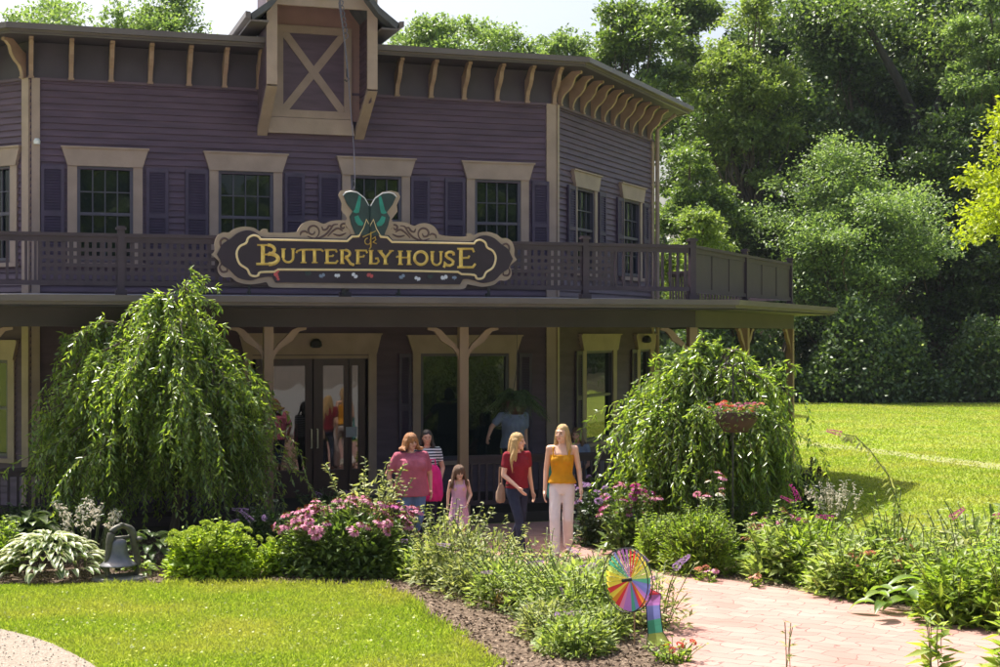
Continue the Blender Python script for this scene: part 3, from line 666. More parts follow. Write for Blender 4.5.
def ribbon(mb, pts, hw, d0, d1, fn, closed=False, ridge=True):
    """raised stroke with a ridge along the middle, on plane fn(a, z, d)"""
    n = len(pts); b = len(mb.v); P_ = [Vector(p) for p in pts]
    hws = hw if hasattr(hw, '__len__') else [hw]*n
    for i in range(n):
        t1 = (P_[i]-P_[i-1]) if (i > 0 or closed) else (P_[1]-P_[0]); t2 = (P_[(i+1) % n]-P_[i]) if (i < n-1 or closed) else t1
        t1 = t1.normalized(); t2 = t2.normalized(); t = (t1+t2)
        t = t.normalized() if t.length > .1 else t1
        nn = Vector((-t.y, t.x)); k = hws[i]/max(.55, nn.dot(Vector((-t1.y, t1.x))))
        for q, dd in ((P_[i]-nn*k, d0), (P_[i]-nn*k, d0+(d1-d0)*.3), (P_[i], d1), (P_[i]+nn*k, d0+(d1-d0)*.3), (P_[i]+nn*k, d0)):
            mb.v.append(fn(q.x, q.y, dd))
    for i in range(n if closed else n-1):
        j = (i+1) % n
        for k in range(4): mb.f.append((b+i*5+k, b+i*5+k+1, b+j*5+k+1, b+j*5+k)); mb.m.append(mb.mi)
    if not closed:
        mb.f.append(tuple(b+k for k in range(5))); mb.f.append(tuple(b+(n-1)*5+k for k in range(5))); mb.m += [mb.mi]*2
MBs = MB(); ribbon(MBs, L+mir(L)[1:-1], .0165, SD+.01, SD+.035, PFf.fn(), True); MBs.build('gold_border', M['s_line'], SG)
# letters: strokes in a unit box, mapped on photo-sized boxes of the sign plane
def arc(cx, cy, rx, ry, a0, a1, n=10): return [(cx+rx*math.cos(R(a0+(a1-a0)*i/n)), cy+ry*math.sin(R(a0+(a1-a0)*i/n))) for i in range(n+1)]
T = 1.0; t_ = .45
GL = {
 'B': [([(.22, 0), (.22, 1)], T), ([(-.05, .98), (.5, .98)], t_), (arc(.45, .74, .33, .24, 90, -90), T*.8), ([(.5, .5), (.28, .5), (.2, .56)], t_), (arc(.5, .27, .45, .27, 90, -90), T), ([(-.1, .01), (.52, .01)], t_*1.4)],
 'U': [([(.15, .97), (.15, .35)], T), (arc(.5, .35, .35, .33, 180, 360), T*.7), ([(.85, .35), (.85, .97)], T*.8), ([(0, .98), (.32, .98)], t_), ([(.7, .98), (1, .98)], t_)],
 'TT': [([(.27, 0), (.27, .9)], T), ([(.68, 0), (.68, .9)], T), ([(0, .72), (.04, .86), (.16, .95), (.5, .96), (.92, .96), (1, .84)], T*.6), ([(.16, .02), (.38, .02)], t_), ([(.57, .02), (.79, .02)], t_)],
 'E': [([(.22, 0), (.22, 1)], T), ([(.02, .97), (.85, .97), (.93, .8)], t_*1.3), ([(.22, .5), (.62, .52), (.68, .62)], t_*1.2), ([(.02, .03), (.86, .03), (1.0, .2)], t_*1.4)],
 'R': [([(.2, 0), (.2, 1)], T), (arc(.42, .73, .34, .25, 90, -90), T*.8), ([(.02, .98), (.45, .98)], t_), ([(.42, .48), (.6, .3), (.8, .0), (1.05, -.1)], T*.85), ([(.05, .02), (.36, .02)], t_)],
 'F': [([(.25, 0), (.25, 1)], T), ([(.02, .97), (.9, .97), (1, .78)], t_*1.3), ([(.25, .5), (.7, .52), (.75, .64)], t_*1.2), ([(.08, .02), (.45, .02)], t_)],
 'L': [([(.2, .0), (.2, 1)], T), ([(0, .98), (.42, .98)], t_), ([(0, .03), (.75, .03), (.95, .2), (.85, .42), (.6, .40)], t_*1.3)],
 'Y': [([(.1, .97), (.5, .45)], T), ([(.92, .97), (.5, .45)], T*.7), ([(.5, .0), (.5, .47)], T), ([(-.05, .98), (.28, .98)], t_), ([(.76, .98), (1.08, .98)], t_), ([(.34, .02), (.68, .02)], t_)],
 'H': [([(.18, 0), (.18, 1)], T), ([(.82, 0), (.82, 1)], T), ([(-.12, .52), (.0, .6), (.18, .5), (.82, .52)], t_*1.2), ([(0, .98), (.36, .98)], t_), ([(.64, .98), (1, .98)], t_), ([(0, .02), (.36, .02)], t_), ([(.64, .02), (1, .02)], t_)],
 'O': [(arc(.5, .5, .42, .47, 100, 460, 24), T*.9)],
 'S': [([(.86, .74), (.84, .9), (.68, .98), (.42, .98), (.22, .88), (.2, .68), (.36, .55), (.62, .44), (.82, .3), (.78, .1), (.55, .0), (.28, .02), (.1, .16), (.08, .0), (.0, -.14)], T*.85)],
 't': [([(0, .62), (1, 1)], T*.55), ([(.62, .95), (.62, .0), (.5, -.15)], T*.55), (arc(.38, .35, .22, .2, 90, 400, 12), T*.45), ([(.72, .5), (.95, .62), (1, .45), (.8, .3), (1.05, .2)], T*.45)],
}
def letter(ch, x0, x1, y0, y1, hw=.019, d=SD+.013):
    mb = MB(); k = 0
    for pts, wgt in GL[ch]:
        q = [SP(x0+(x1-x0)*u, y1+(y0-y1)*v) for u, v in pts]
        ribbon(mb, q, hw*wgt, d+k*.0004, d+.03+k*.0016, PFf.fn()); k += 1
    mb.build('letter', M['s_gold'], SG)
def yy(x): return (x-257)*.0185     # the letter line runs down to the right in perspective
for ch, x0, x1, tall in (('B', 258, 279, 1), ('U', 281, 295, 0), ('TT', 296, 323, 0), ('E', 324, 337.5, 0), ('R', 339, 353, 0), ('F', 354.5, 367, 0), ('L', 368.5, 379, 0), ('Y', 378, 392, 0), ('H', 397.5, 411, 0), ('O', 413, 428, 0), ('U', 430, 442.5, 0), ('S', 443.5, 455, 0), ('E', 456.5, 475, 1)):
    y = yy((x0+x1)/2)
    if tall: letter(ch, x0, x1, 244.5+y, 264+y, .029)
    else: letter(ch, x0, x1, 248.2+y, 262+y, .0245)
letter('t', 362.5, 375.5, 231, 247, .017)
# scrolls
def spiral(c, r0, r1, a0, a1, n=18): return [(c[0]+(r0+(r1-r0)*i/n)*math.cos(R(a0+(a1-a0)*i/n)), c[1]+(r0+(r1-r0)*i/n)*math.sin(R(a0+(a1-a0)*i/n))) for i in range(n+1)]
cur = [spiral((672, 318), 12, 46, 0, 430), [(595, 345), (600, 325), (625, 318), (640, 330)], [(640, 350), (690, 365), (745, 345), (780, 310), (800, 280), (830, 275)], [(730, 290), (738, 310), (760, 305), (775, 285), (800, 290)], spiral((862, 290), 6, 24, 0, 380), [(860, 318), (830, 300), (800, 315), (765, 350)], [(880, 330), (840, 345), (800, 335)],
       [(120, 425), (100, 410), (98, 380), (118, 362), (142, 372), (138, 388)], [(105, 520), (92, 545), (108, 572), (138, 568), (136, 552)]]
for k, c_ in enumerate(cur):
    q = S1(catm(c_, 3)); hh = [.014*(.55+.6*math.sin(math.pi*i/(len(q)-1))) for i in range(len(q))]
    for pts in (q, mir(q)): MBs = MB(); ribbon(MBs, pts, hh, SD-.019, SD-.010+k*.0005, PFf.fn()); MBs.build('scroll', M['s_curl'], SG)
# top centre butterfly
def S6(c_): return [SP(200+x/3.03, 160+y/3.03) for x, y in c_]
bk = S6([(512, 232), (512, 138), (497, 112), (474, 94), (448, 89), (426, 93), (419, 106), (430, 132), (428, 152), (446, 176), (440, 196), (455, 214), (462, 232)])
wg = S6([(512, 228), (512, 142), (497, 117), (474, 100), (448, 98), (434, 108), (444, 132), (462, 156), (452, 172), (458, 196), (470, 226)])
bt1 = S6([(462, 158), (468, 150), (474, 128), (480, 108), (487, 112), (484, 140), (480, 160), (472, 162)])
bt2 = S6([(466, 172), (478, 168), (484, 180), (494, 192), (490, 200), (478, 198), (470, 188)])
MBs = MB(); MBs.prism(bk, PFf.fn(), SD-.015, SD+.004); MBs.prism(mir(bk), PFf.fn(), SD-.015, SD+.004); bf = MBs.build('butterfly', M['s_tan'], SG)
for s_ in (0, 1):
    f_ = (lambda x: mir(x)) if s_ else (lambda x: x)
    MBs = MB(); MBs.prism(f_(wg), PFf.fn(), SD+.005, SD+.028); MBs.mi = 1
    MBs.prism(f_(bt1), PFf.fn(), SD+.0285, SD+.034); MBs.prism(f_(bt2), PFf.fn(), SD+.0285, SD+.034); MBs.mi = 2
    ribbon(MBs, f_(S6([(432, 108), (440, 98), (456, 95), (476, 99), (498, 116), (511, 140)])), .008, SD+.02, SD+.034, PFf.fn())
    MBs.build('wing', [M['s_wing'], M['s_teal'], M['s_white']], bf)
MBs = MB(); ribbon(MBs, S6([(512, 135), (512, 222)]), .012, SD+.02, SD+.045, PFf.fn()); MBs.build('body', M['s_wing'], bf)
# little butterflies along the lower edge
for x, y, m_, an, sz in ((277, 273, 's_pink', 70, 1.5), (278, 278, 's_pink', 110, 1.0), (308, 274, 's_wing', 0, 1.2), (322, 276, 's_blue', 20, 1.2), (337, 276, 's_white', 0, 1.1), (354, 276, 's_white', -40, 1.3), (370, 275, 's_pink', 160, 1.3), (402, 277, 's_blue', 30, 1.2), (417, 279, 's_white', -20, 1.2), (430, 277, 's_wing', 0, 1.1), (444, 278, 's_white', 15, 1.4), (454, 278, 's_blue', 0, .9)):
    mb = MB()
    for s_ in (-1, 1):
        pl = [(s_*(1.6+2.0*math.cos(q)*.8), .6+2.4*math.sin(q)*.8) for q in np.linspace(0, 2*math.pi, 9)[:-1]]; ca, sa = math.cos(R(an)), math.sin(R(an))
        mb.prism([SP(x+sz*(u*ca-v*sa)*.8, y-sz*(u*sa+v*ca)*.8) for u, v in pl], PFf.fn(), SD+.013, SD+.022)
    mb.prism([SP(x+u, y+v) for u, v in ((-.35, -2), (.35, -2), (.35, 2), (-.35, 2))], PFf.fn(), SD+.0225, SD+.027)
    mb.build('small_butterfly', M[m_], SG)
# two struts behind the sign
MBs = MB()
for x in (250, 345, 400, 490):
    a = SP(x, 270)[0]; MBs.bar(PFf.p(a, ZB-.09, -.02), PFf.p(a, ZB-.09, SD-.06), .05, .05); MBs.bar(PFf.p(a, ZB-.1, SD-.07), PFf.p(a, ZB+.5, SD-.07), .04, .02)
MBs.build('strut', M['black'], SG)
# hoist rope
rp = empty('hoist_rope', FF.p(bc+.28, zt+.3, 1.4)); tag(rp, 'grey rope and hook hanging from the hoist beam down to the sign', 'rope')
M['rope'] = mat('rope_grey', (.14, .13, .16), .7, .2, 30)
p0 = Vector(FF.p(bc+.28, zt+.3, 1.4)); tp = Vector(PFf.p(SP(353, 190)[0], SP(353, 190)[1], SD))
mb = MB()
def rp_pt(px, py, Z): return Vector(W(px, py, Z))
Z0 = p0.y
mb.tube([p0, rp_pt(339, 6, Z0), rp_pt(344, 35, Z0), rp_pt(347, 60, Z0), rp_pt(350, 100, Z0-.3), rp_pt(354, 150, Z0-.8), rp_pt(355, 185, tp.y+.1), tp], .0075, 6)
mb.tube([rp_pt(340, 0, Z0), rp_pt(342, 20, Z0), rp_pt(345, 45, Z0), rp_pt(347.5, 70, Z0)], .013, 6)
for k in range(7):
    c_ = rp_pt(341+k*.8, 3+k*5.5, Z0); mb.tube([c_+Vector((.035*math.cos(t), .02*math.sin(t*2), .05*math.sin(t))) for t in np.linspace(0, 6.28, 9)], .010, 5, False)
mb.build('rope', M['rope'], rp)
mb = MB(); c_ = rp_pt(347, 76, Z0); mb.tube([c_+Vector((0, 0, .12)), c_, c_+Vector((.03, 0, -.05)), c_+Vector((.0, 0, -.09)), c_+Vector((-.04, 0, -.06))], .014, 6); mb.build('hook', M['black'], rp)
mb = MB(); mb.tube([tp+Vector((.03*math.cos(t), 0, .06+.09*math.sin(t))) for t in np.linspace(0, 6.28, 12)], .006, 5, False); mb.build('loop', M['rope'], rp)

# ------------------------------------------------------------------ trees
M['bark'] = mat('bark', (.10, .075, .055), .9, .35, 5, bump=.8, bscale=12, stretch=(1, 1, .25))
LM = {}
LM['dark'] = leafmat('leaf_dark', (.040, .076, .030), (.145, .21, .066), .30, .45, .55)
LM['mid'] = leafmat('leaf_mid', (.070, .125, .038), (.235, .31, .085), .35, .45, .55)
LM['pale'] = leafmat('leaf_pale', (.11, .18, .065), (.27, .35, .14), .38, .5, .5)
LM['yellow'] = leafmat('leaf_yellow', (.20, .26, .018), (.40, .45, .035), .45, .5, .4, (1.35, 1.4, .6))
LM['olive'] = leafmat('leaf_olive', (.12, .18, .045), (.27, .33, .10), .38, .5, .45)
def limb(mb, a, b, r0, r1, n=6, wob=.12):
    a = Vector(a); b = Vector(b); L_ = (b-a).length; pts = []; 
    for i in range(n+1):
        t = i/n; p = a.lerp(b, t)+Vector(rng.normal(size=3)*wob*L_*.25*math.sin(math.pi*t)); pts.append(p)
    mb.tube(pts, [r0+(r1-r0)*i/n for i in range(n+1)], 7); return pts
def tree(name, label, px, Z, top, bot, halfw, lm, n=14000, ls=.24, lobes=26, clump=1.0, trunk=.25, lean=0, group=None, cat='tree', depth=None, base=None, seed=0, skew=0):
    """top/bot/halfw are metres of the crown; base (x,y)"""
    r = np.random.default_rng(seed+int(px*7+Z)); X = (px-CX)/F*Z
    root = empty(name, (X+lean, Z, 0)); tag(root, label, cat, group)
    H_ = top-bot; dp = depth or halfw; mb = MB()
    c0 = np.array([-lean, 0, bot+H_*.5]); hub = []
    fork = Vector((-lean*.35, 0, max(.3, bot*.75+H_*.12)))
    limb(mb, (0, 0, 0), fork, trunk, trunk*.72, 6, .08)
    # lobes over an uneven egg
    Cc, Rr = [], []
    while len(Cc) < lobes:
        d = r.normal(size=3); d /= np.linalg.norm(d)
        q = r.uniform(.30, .90)
        z = d[2]*q; wz = 1-.35*max(0, z)-.15*max(0, -z)
        p = c0+np.array([d[0]*q*halfw*wz+skew*z, d[1]*q*dp*wz, z*H_*.5]); Cc.append(p); Rr.append(clump*halfw*r.uniform(.17, .40))
    Cc.append(c0+np.array([0, 0, H_*.30])); Rr.append(halfw*.34)
    Cc = np.array(Cc); Rr = np.array(Rr)
    for i in range(0, len(Cc), 2):
        e = Vector(Cc[i]); limb(mb, tuple(fork), tuple(e), trunk*.38, trunk*.06, 5, .16)
    top_l = Cc[:, 2].argmax(); limb(mb, tuple(fork), tuple(Cc[top_l]), trunk*.7, trunk*.1, 6, .08)
    mb.build('trunk', M['bark'], None).parent = root
    # each lobe: clusters of leaves, mostly on its shell
    per = (n*Rr**2/np.sum(Rr**2)).astype(int); Bs, Ds = [], []
    for c_, rr, k in zip(Cc, Rr, per):
        nc = max(4, k//26); d = r.normal(size=(nc, 3)); d = nrm(d); d[:, 2] = np.where(d[:, 2] < -.35, -d[:, 2], d[:, 2])
        q = r.uniform(.35, 1.10, (nc, 1)); q = np.where(r.random((nc, 1)) < .10, q*1.35, q); cc = c_+d*q*rr*(1, 1, .75)
        w = r.normal(size=(nc, 26, 3))*rr*.19*(1, 1, .6); B = (cc[:, None]+w).reshape(-1, 3)
        D = (np.repeat(d, 26, 0)*.9+r.normal(size=(nc*26, 3))*.7); D[:, 2] -= .25; Bs.append(B); Ds.append(D)
    B = np.concatenate(Bs); D = np.concatenate(Ds); m = len(B)
    up = np.tile((0, 0, 1.), (m, 1))
    V, Ft = leaf_arrays(B, D, ls*r.uniform(.6, 1.25, m), ls*.62*r.uniform(.7, 1.2, m), .12, up*.9, .5)
    leaves('crown', [(V, Ft, 0)], [LM[lm]], root)
    return root
def ty(py, Z): return CAMZ-(py-CY)/F*Z
WG = 'trees of the wood behind the house'
# name, label, px, Z, top_px, bottom_px, half width px, leafmat, n, leaf size
specs = [
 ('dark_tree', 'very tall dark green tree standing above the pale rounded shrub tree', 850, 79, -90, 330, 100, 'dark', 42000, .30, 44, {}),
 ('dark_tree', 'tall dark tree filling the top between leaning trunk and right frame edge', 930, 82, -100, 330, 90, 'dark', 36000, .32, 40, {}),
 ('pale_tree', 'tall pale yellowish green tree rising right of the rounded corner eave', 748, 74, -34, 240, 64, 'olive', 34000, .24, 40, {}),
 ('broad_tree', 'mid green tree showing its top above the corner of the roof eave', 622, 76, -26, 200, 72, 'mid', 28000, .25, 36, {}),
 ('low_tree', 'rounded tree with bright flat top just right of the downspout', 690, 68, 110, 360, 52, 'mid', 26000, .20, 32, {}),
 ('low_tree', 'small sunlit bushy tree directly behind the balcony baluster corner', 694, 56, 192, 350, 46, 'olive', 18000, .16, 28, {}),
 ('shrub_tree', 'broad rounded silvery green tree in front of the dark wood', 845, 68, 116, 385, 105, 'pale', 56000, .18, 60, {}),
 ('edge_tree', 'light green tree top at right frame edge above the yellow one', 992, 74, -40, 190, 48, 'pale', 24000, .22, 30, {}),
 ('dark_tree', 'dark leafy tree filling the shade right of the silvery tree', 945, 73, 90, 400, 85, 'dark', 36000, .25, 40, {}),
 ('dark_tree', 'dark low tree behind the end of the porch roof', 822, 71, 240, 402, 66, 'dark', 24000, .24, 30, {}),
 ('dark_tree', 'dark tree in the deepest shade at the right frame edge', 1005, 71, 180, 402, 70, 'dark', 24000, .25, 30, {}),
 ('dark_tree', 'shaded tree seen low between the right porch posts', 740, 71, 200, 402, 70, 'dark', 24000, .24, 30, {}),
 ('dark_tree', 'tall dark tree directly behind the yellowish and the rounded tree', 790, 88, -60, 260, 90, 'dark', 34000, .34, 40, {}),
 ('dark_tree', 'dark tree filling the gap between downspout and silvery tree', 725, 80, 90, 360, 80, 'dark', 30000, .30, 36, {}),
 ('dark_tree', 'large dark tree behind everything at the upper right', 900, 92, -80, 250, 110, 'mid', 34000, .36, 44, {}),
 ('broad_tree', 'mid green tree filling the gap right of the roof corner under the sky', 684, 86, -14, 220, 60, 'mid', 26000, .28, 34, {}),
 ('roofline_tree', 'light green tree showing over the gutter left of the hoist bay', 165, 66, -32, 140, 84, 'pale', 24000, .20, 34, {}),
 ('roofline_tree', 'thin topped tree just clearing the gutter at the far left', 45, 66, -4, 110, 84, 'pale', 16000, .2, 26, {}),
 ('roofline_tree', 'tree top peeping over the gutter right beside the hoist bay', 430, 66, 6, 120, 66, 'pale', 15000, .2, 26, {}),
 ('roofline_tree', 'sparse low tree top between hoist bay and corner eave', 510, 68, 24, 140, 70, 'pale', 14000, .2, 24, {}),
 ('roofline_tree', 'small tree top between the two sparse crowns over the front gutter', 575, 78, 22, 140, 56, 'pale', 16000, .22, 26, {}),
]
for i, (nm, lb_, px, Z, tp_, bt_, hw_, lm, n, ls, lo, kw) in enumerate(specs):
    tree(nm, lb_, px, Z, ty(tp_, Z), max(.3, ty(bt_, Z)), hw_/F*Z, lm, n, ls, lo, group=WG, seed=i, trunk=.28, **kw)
tree('maple_tree', 'bright yellow green maple reaching in at the right frame edge', 1064, 33, ty(66, 33), ty(290, 33), 118/F*33, 'yellow', 42000, .13, 44, trunk=.22, seed=50)
# leaning trunk
M['dark_bark'] = mat('dark_bark', (.035, .03, .028), .9, .3, 5, bump=.8, bscale=12, stretch=(1, 1, .25))
mb = MB(); mb.tube([W(935, 395, 77), W(932, 250, 77), W(926, 150, 77), W(912, 110, 76.5), W(898, 80, 76), W(878, 45, 76), W(856, 5, 75.5)], [.40, .36, .30, .26, .24, .18, .10], 9)
mb.tube([W(925, 145, 77), W(938, 100, 77), W(955, 60, 77)], [.2, .14, .06], 7)
lt_ = empty('leaning_tree', (W(935, 395, 77)[0], 77, 0)); tag(lt_, 'dark bare trunk leaning left against the dark wood', 'tree', WG)
mb.tube([(lt_.location.x, 77, 0), W(935, 395, 77)], [.5, .40], 9); mb.build('trunk', M['dark_bark'], lt_)
r_ = np.random.default_rng(3); cs = np.array([W(850, 5, 75.5), W(865, 15, 76), W(955, 45, 77), W(965, 30, 77)]); B = (cs[:, None]+r_.normal(size=(4, 900, 3))*(1.3, 1.0, .7)).reshape(-1, 3)-np.array(lt_.location)
V, Ft = leaf_arrays(B, r_.normal(size=(len(B), 3)), .24, .14, .12); leaves('crown', [(V, Ft, 0)], [LM['mid']], lt_)
# far wood mass closing the gaps low down
r_ = np.random.default_rng(9); n = 60000; x = r_.uniform(-60, 75, n); hgt = 7.5+3.5*np.sin(x*.31)+2*np.sin(x*.83+1); B = np.c_[x, 92+r_.normal(size=n)*2+3*np.sin(x*.5), r_.uniform(0, 1, n)**.8*np.maximum(3, hgt+np.where(x > 12, 5, 0))]
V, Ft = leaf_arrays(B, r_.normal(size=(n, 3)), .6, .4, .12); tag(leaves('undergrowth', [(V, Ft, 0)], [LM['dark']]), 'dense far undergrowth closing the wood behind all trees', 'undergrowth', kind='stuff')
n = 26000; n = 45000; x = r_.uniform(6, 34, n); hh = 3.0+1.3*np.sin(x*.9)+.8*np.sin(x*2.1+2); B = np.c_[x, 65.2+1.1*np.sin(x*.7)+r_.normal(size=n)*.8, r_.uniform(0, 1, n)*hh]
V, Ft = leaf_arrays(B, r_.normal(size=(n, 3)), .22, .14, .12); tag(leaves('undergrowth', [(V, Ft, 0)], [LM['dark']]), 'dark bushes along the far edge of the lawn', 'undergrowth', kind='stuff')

# weeping trees
LM['weep'] = leafmat('weeping_leaf', (.10, .18, .040), (.30, .39, .09), .52, .28, .8, (1.5, 1.5, .5))
def weeper(name, label, base, arches, n_strand, slen, ll=.085, lw=.024, trunk=.07, th=1.6, sprays=(), seed=1, fall=(.5, 1.4), zmin=.35):
    r = np.random.default_rng(seed); root = empty(name, (base[0], base[1], 0)); tag(root, label, 'tree')
    mb = MB(); tp_ = Vector((0, 0, th)); limb(mb, (0, 0, 0), tp_, trunk, trunk*.75, 6, .1)
    paths = []
    for (ax, ay, az, ex, ey, ez_) in arches:     # apex and end
        a = np.array([0, 0, th]); c1 = np.array([ax*.35, ay*.35, az*1.02]); ap = np.array([ax, ay, az]); e = np.array([ex, ey, ez_]); pts = []
        for t in np.linspace(0, 1, 7): pts.append((1-t)**2*a+2*t*(1-t)*c1+t*t*ap)
        for t in np.linspace(.15, 1, 7): pts.append((1-t)**2*ap+2*t*(1-t)*np.array([ex*.85+ax*.15, ey*.85+ay*.15, az*.97+.03*ez_])+t*t*e)
        pts = [p+r.normal(size=3)*.03 for p in pts]; paths.append(np.array(pts))
        mb.tube([tuple(p) for p in pts], [trunk*.4*(1-.85*i/(len(pts)-1)) for i in range(len(pts))], 5)
    tw = MB(); Bs, Ds, Ls = [], [], []
    def strand(p, out, L_, sag=1.0):
        n = max(5, int(L_/.024)); t = np.linspace(0, 1, n)[:, None]
        oo = r.uniform(.12, .55); cur_ = p+out*L_*oo*(1-(1-t)**2)*np.array([1, 1, .6])-np.array([0, 0, 1])*L_*sag*(t**1.5)*.9+np.sin(t*6+r.uniform(0, 6))*r.normal(size=3)*.04
        k = cur_[:, 2] > zmin; cur_ = cur_[k]
        if len(cur_) < 4: return
        d = np.gradient(cur_, axis=0); d = nrm(d); side = r.normal(size=(len(cur_), 3)); side = nrm(np.cross(d, side))
        dd = d*.75+side*.95+r.normal(size=d.shape)*.25; dd[:, 2] -= .25
        Bs.append(cur_); Ds.append(dd); Ls.append(np.full(len(cur_), 1.)*r.uniform(.75, 1.15))
        tw.tube([tuple(q) for q in cur_[::max(1, len(cur_)//5)]], .0035, 3, False)
    for k in range(n_strand):
        P_ = paths[r.integers(len(paths))]; i = int(r.uniform(.28, .999)*(len(P_)-1)); f = r.uniform(); p = P_[i]*(1-f)+P_[min(i+1, len(P_)-1)]*f
        o = np.array([p[0], p[1], 0]); o = o/(np.linalg.norm(o)+.3)+r.normal(size=3)*(.55, .55, .1); o[2] = r.uniform(-.1, .55)
        strand(p, o, slen*r.uniform(*fall))
    for (p, o, L_) in sprays:
        for _ in range(4): strand(np.array(p)+r.normal(size=3)*.05, np.array(o)+r.normal(size=3)*.15, L_*r.uniform(.8, 1.1), .35)
    mb.build('trunk', M['bark'], None).parent = root; tw.build('twigs', M['bark'], None, fix=False).parent = root
    B = np.concatenate(Bs); D = np.concatenate(Ds); S = np.concatenate(Ls); m = len(B)
    V, Ft = leaf_arrays(B, D, ll*S*r.uniform(.75, 1.2, m), lw*r.uniform(.8, 1.2, m), .22, np.tile((0, 0, 1.), (m, 1))*.8, .42)
    leaves('foliage', [(V, Ft, 0)], [LM['weep']], root); return root
def arch_set(n, rmin, rmax, ztop, zout, seed, ax=1.0, tophalf=.5):
    r = np.random.default_rng(seed); out = []
    for i in range(n):
        ph = 2*math.pi*(i+r.uniform(-.3, .3))/n*3.0; rr = rmin+(rmax-rmin)*((i+.5)/n)**.8; q = (rr-rmin)/(rmax-rmin)
        za = ztop+(zout-ztop)*q+r.normal()*.10; 
        out.append((rr*.5*math.cos(ph)*ax, rr*.5*math.sin(ph), za, rr*math.cos(ph)*ax, rr*math.sin(ph), za-.35-rr*.25))
    return out
def prof_arches(n, xs, zs, ry, th, seed, lo=.5):
    r = np.random.default_rng(seed); out = []
    x0, x1 = xs[0], xs[-1]
    while len(out) < n:
        ex = r.uniform(x0, x1); ey = r.uniform(-ry, ry); lim = math.sqrt(max(0, 1-(ey/ry)**2))
        if not (x0*max(.35, lim) < ex < x1*max(.35, lim)): continue
        zt = np.interp(ex, xs, zs)*(1-.28*(abs(ey)/ry)**1.5); zt = th*.75+(zt-th*.75)*(1-(1-lo)*r.uniform(0, 1)**1.6)
        out.append((ex*.62, ey*.62, zt+.10, ex, ey, zt-.22-r.uniform(0, .25)))
    return out
LW = (W(176, 500, 20.7)[0], 20.7)
xs = [-1.70, -1.5, -1.3, -.9, -.66, -.4, 0, .12, .3, .6, .85, 1.1, 1.28]; zs = [1.8, 2.35, 2.9, 3.12, 3.0, 3.35, 3.66, 3.72, 3.52, 3.05, 2.6, 2.25, 1.8]
xs = [x*(1.05 if x < 0 else .90) for x in xs]; zs = [z*1.02 for z in zs]
ar = prof_arches(150, xs, zs, 1.15, 1.5, 4, .12)+[(-.75, 0, 3.1, -1.2, .1, 2.95), (-.8, -.2, 3.12, -1.3, -.2, 2.85), (-.7, .2, 3.05, -1.0, .3, 3.0)]
weeper('weeping_tree', 'large weeping tree with cascading narrow leaves left of the porch door', LW, ar, 2900, .80, th=1.5, ll=.10, lw=.032, zmin=.12,
       sprays=[((.15, 0, 3.68), (1, 0, .3), .75), ((.3, -.1, 3.45), (1, 0, .15), .75), ((.4, 0, 3.1), (1, 0, .1), .7), ((1.0, -.2, 2.1), (1, 0, .2), .8), ((1.1, -.3, 1.7), (1, 0, .1), .7), ((-1.4, 0, 2.9), (-1, 0, .1), .4)], seed=2)
RW = (W(706, 500, 21.0)[0], 21.0)
xs = [-1.05, -.95, -.8, -.55, -.3, 0, .2, .42, .68, .88, 1.0]; zs = [1.9, 2.4, 2.6, 2.55, 2.75, 2.80, 2.65, 2.85, 2.78, 2.55, 2.1]
ar = prof_arches(120, xs, zs, 1.0, 1.15, 8, .08)
weeper('weeping_tree', 'smaller weeping tree behind the hanging flower basket at the porch corner', RW, ar, 2200, .72, th=1.3,
       sprays=[((-.1, 0, 2.65), (-.6, 0, 1.1), .5), ((.1, 0, 2.7), (.1, 0, 1.3), .5), ((.95, 0, 2.5), (1, 0, .1), .5), ((-.6, 0, 2.5), (.2, 0, 1.2), .45)], seed=5, ll=.11, lw=.034, zmin=.1)

# ------------------------------------------------------------------ garden plants
def lm(name, a, b, tr=.42, **k): LM[name] = leafmat(name, a, b, tr, **k)
lm('spirea', (.21, .34, .028), (.44, .56, .065), .45, rough=.5, gloss=.3, tcol=(1.3, 1.25, .5))
lm('butterflybush', (.20, .25, .08), (.44, .46, .24), .42, rough=.55, gloss=.35, tcol=(1.25, 1.25, .6))
lm('wisp', (.17, .25, .06), (.40, .46, .16), .45, rough=.5, gloss=.4, tcol=(1.25, 1.3, .6))
lm('cone_leaf', (.07, .12, .03), (.20, .27, .07), .35, rough=.4, gloss=.5)
lm('cream', (.42, .45, .26), (.62, .62, .42), .35, rough=.45, gloss=.4, tcol=(1.1, 1.1, .8))
lm('hosta', (.10, .16, .05), (.24, .31, .12), .35, rough=.4, gloss=.5)
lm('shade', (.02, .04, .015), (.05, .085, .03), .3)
lm('bright', (.14, .22, .03), (.32, .40, .07), .45, rough=.45, gloss=.45)
lm('big_leaf', (.07, .14, .02), (.17, .26, .04), .45, rough=.35, gloss=.5)
lm('brownish', (.10, .07, .03), (.22, .14, .06), .3)
lm('fern', (.03, .06, .02), (.08, .12, .04), .35)
M['stem'] = mat('green_stem', (.10, .13, .04), .6, .2)
def petal(name, c1, c2): return leafmat(name, c1, c2, .35, .55, .3, (1.15, 1.05, 1.05))
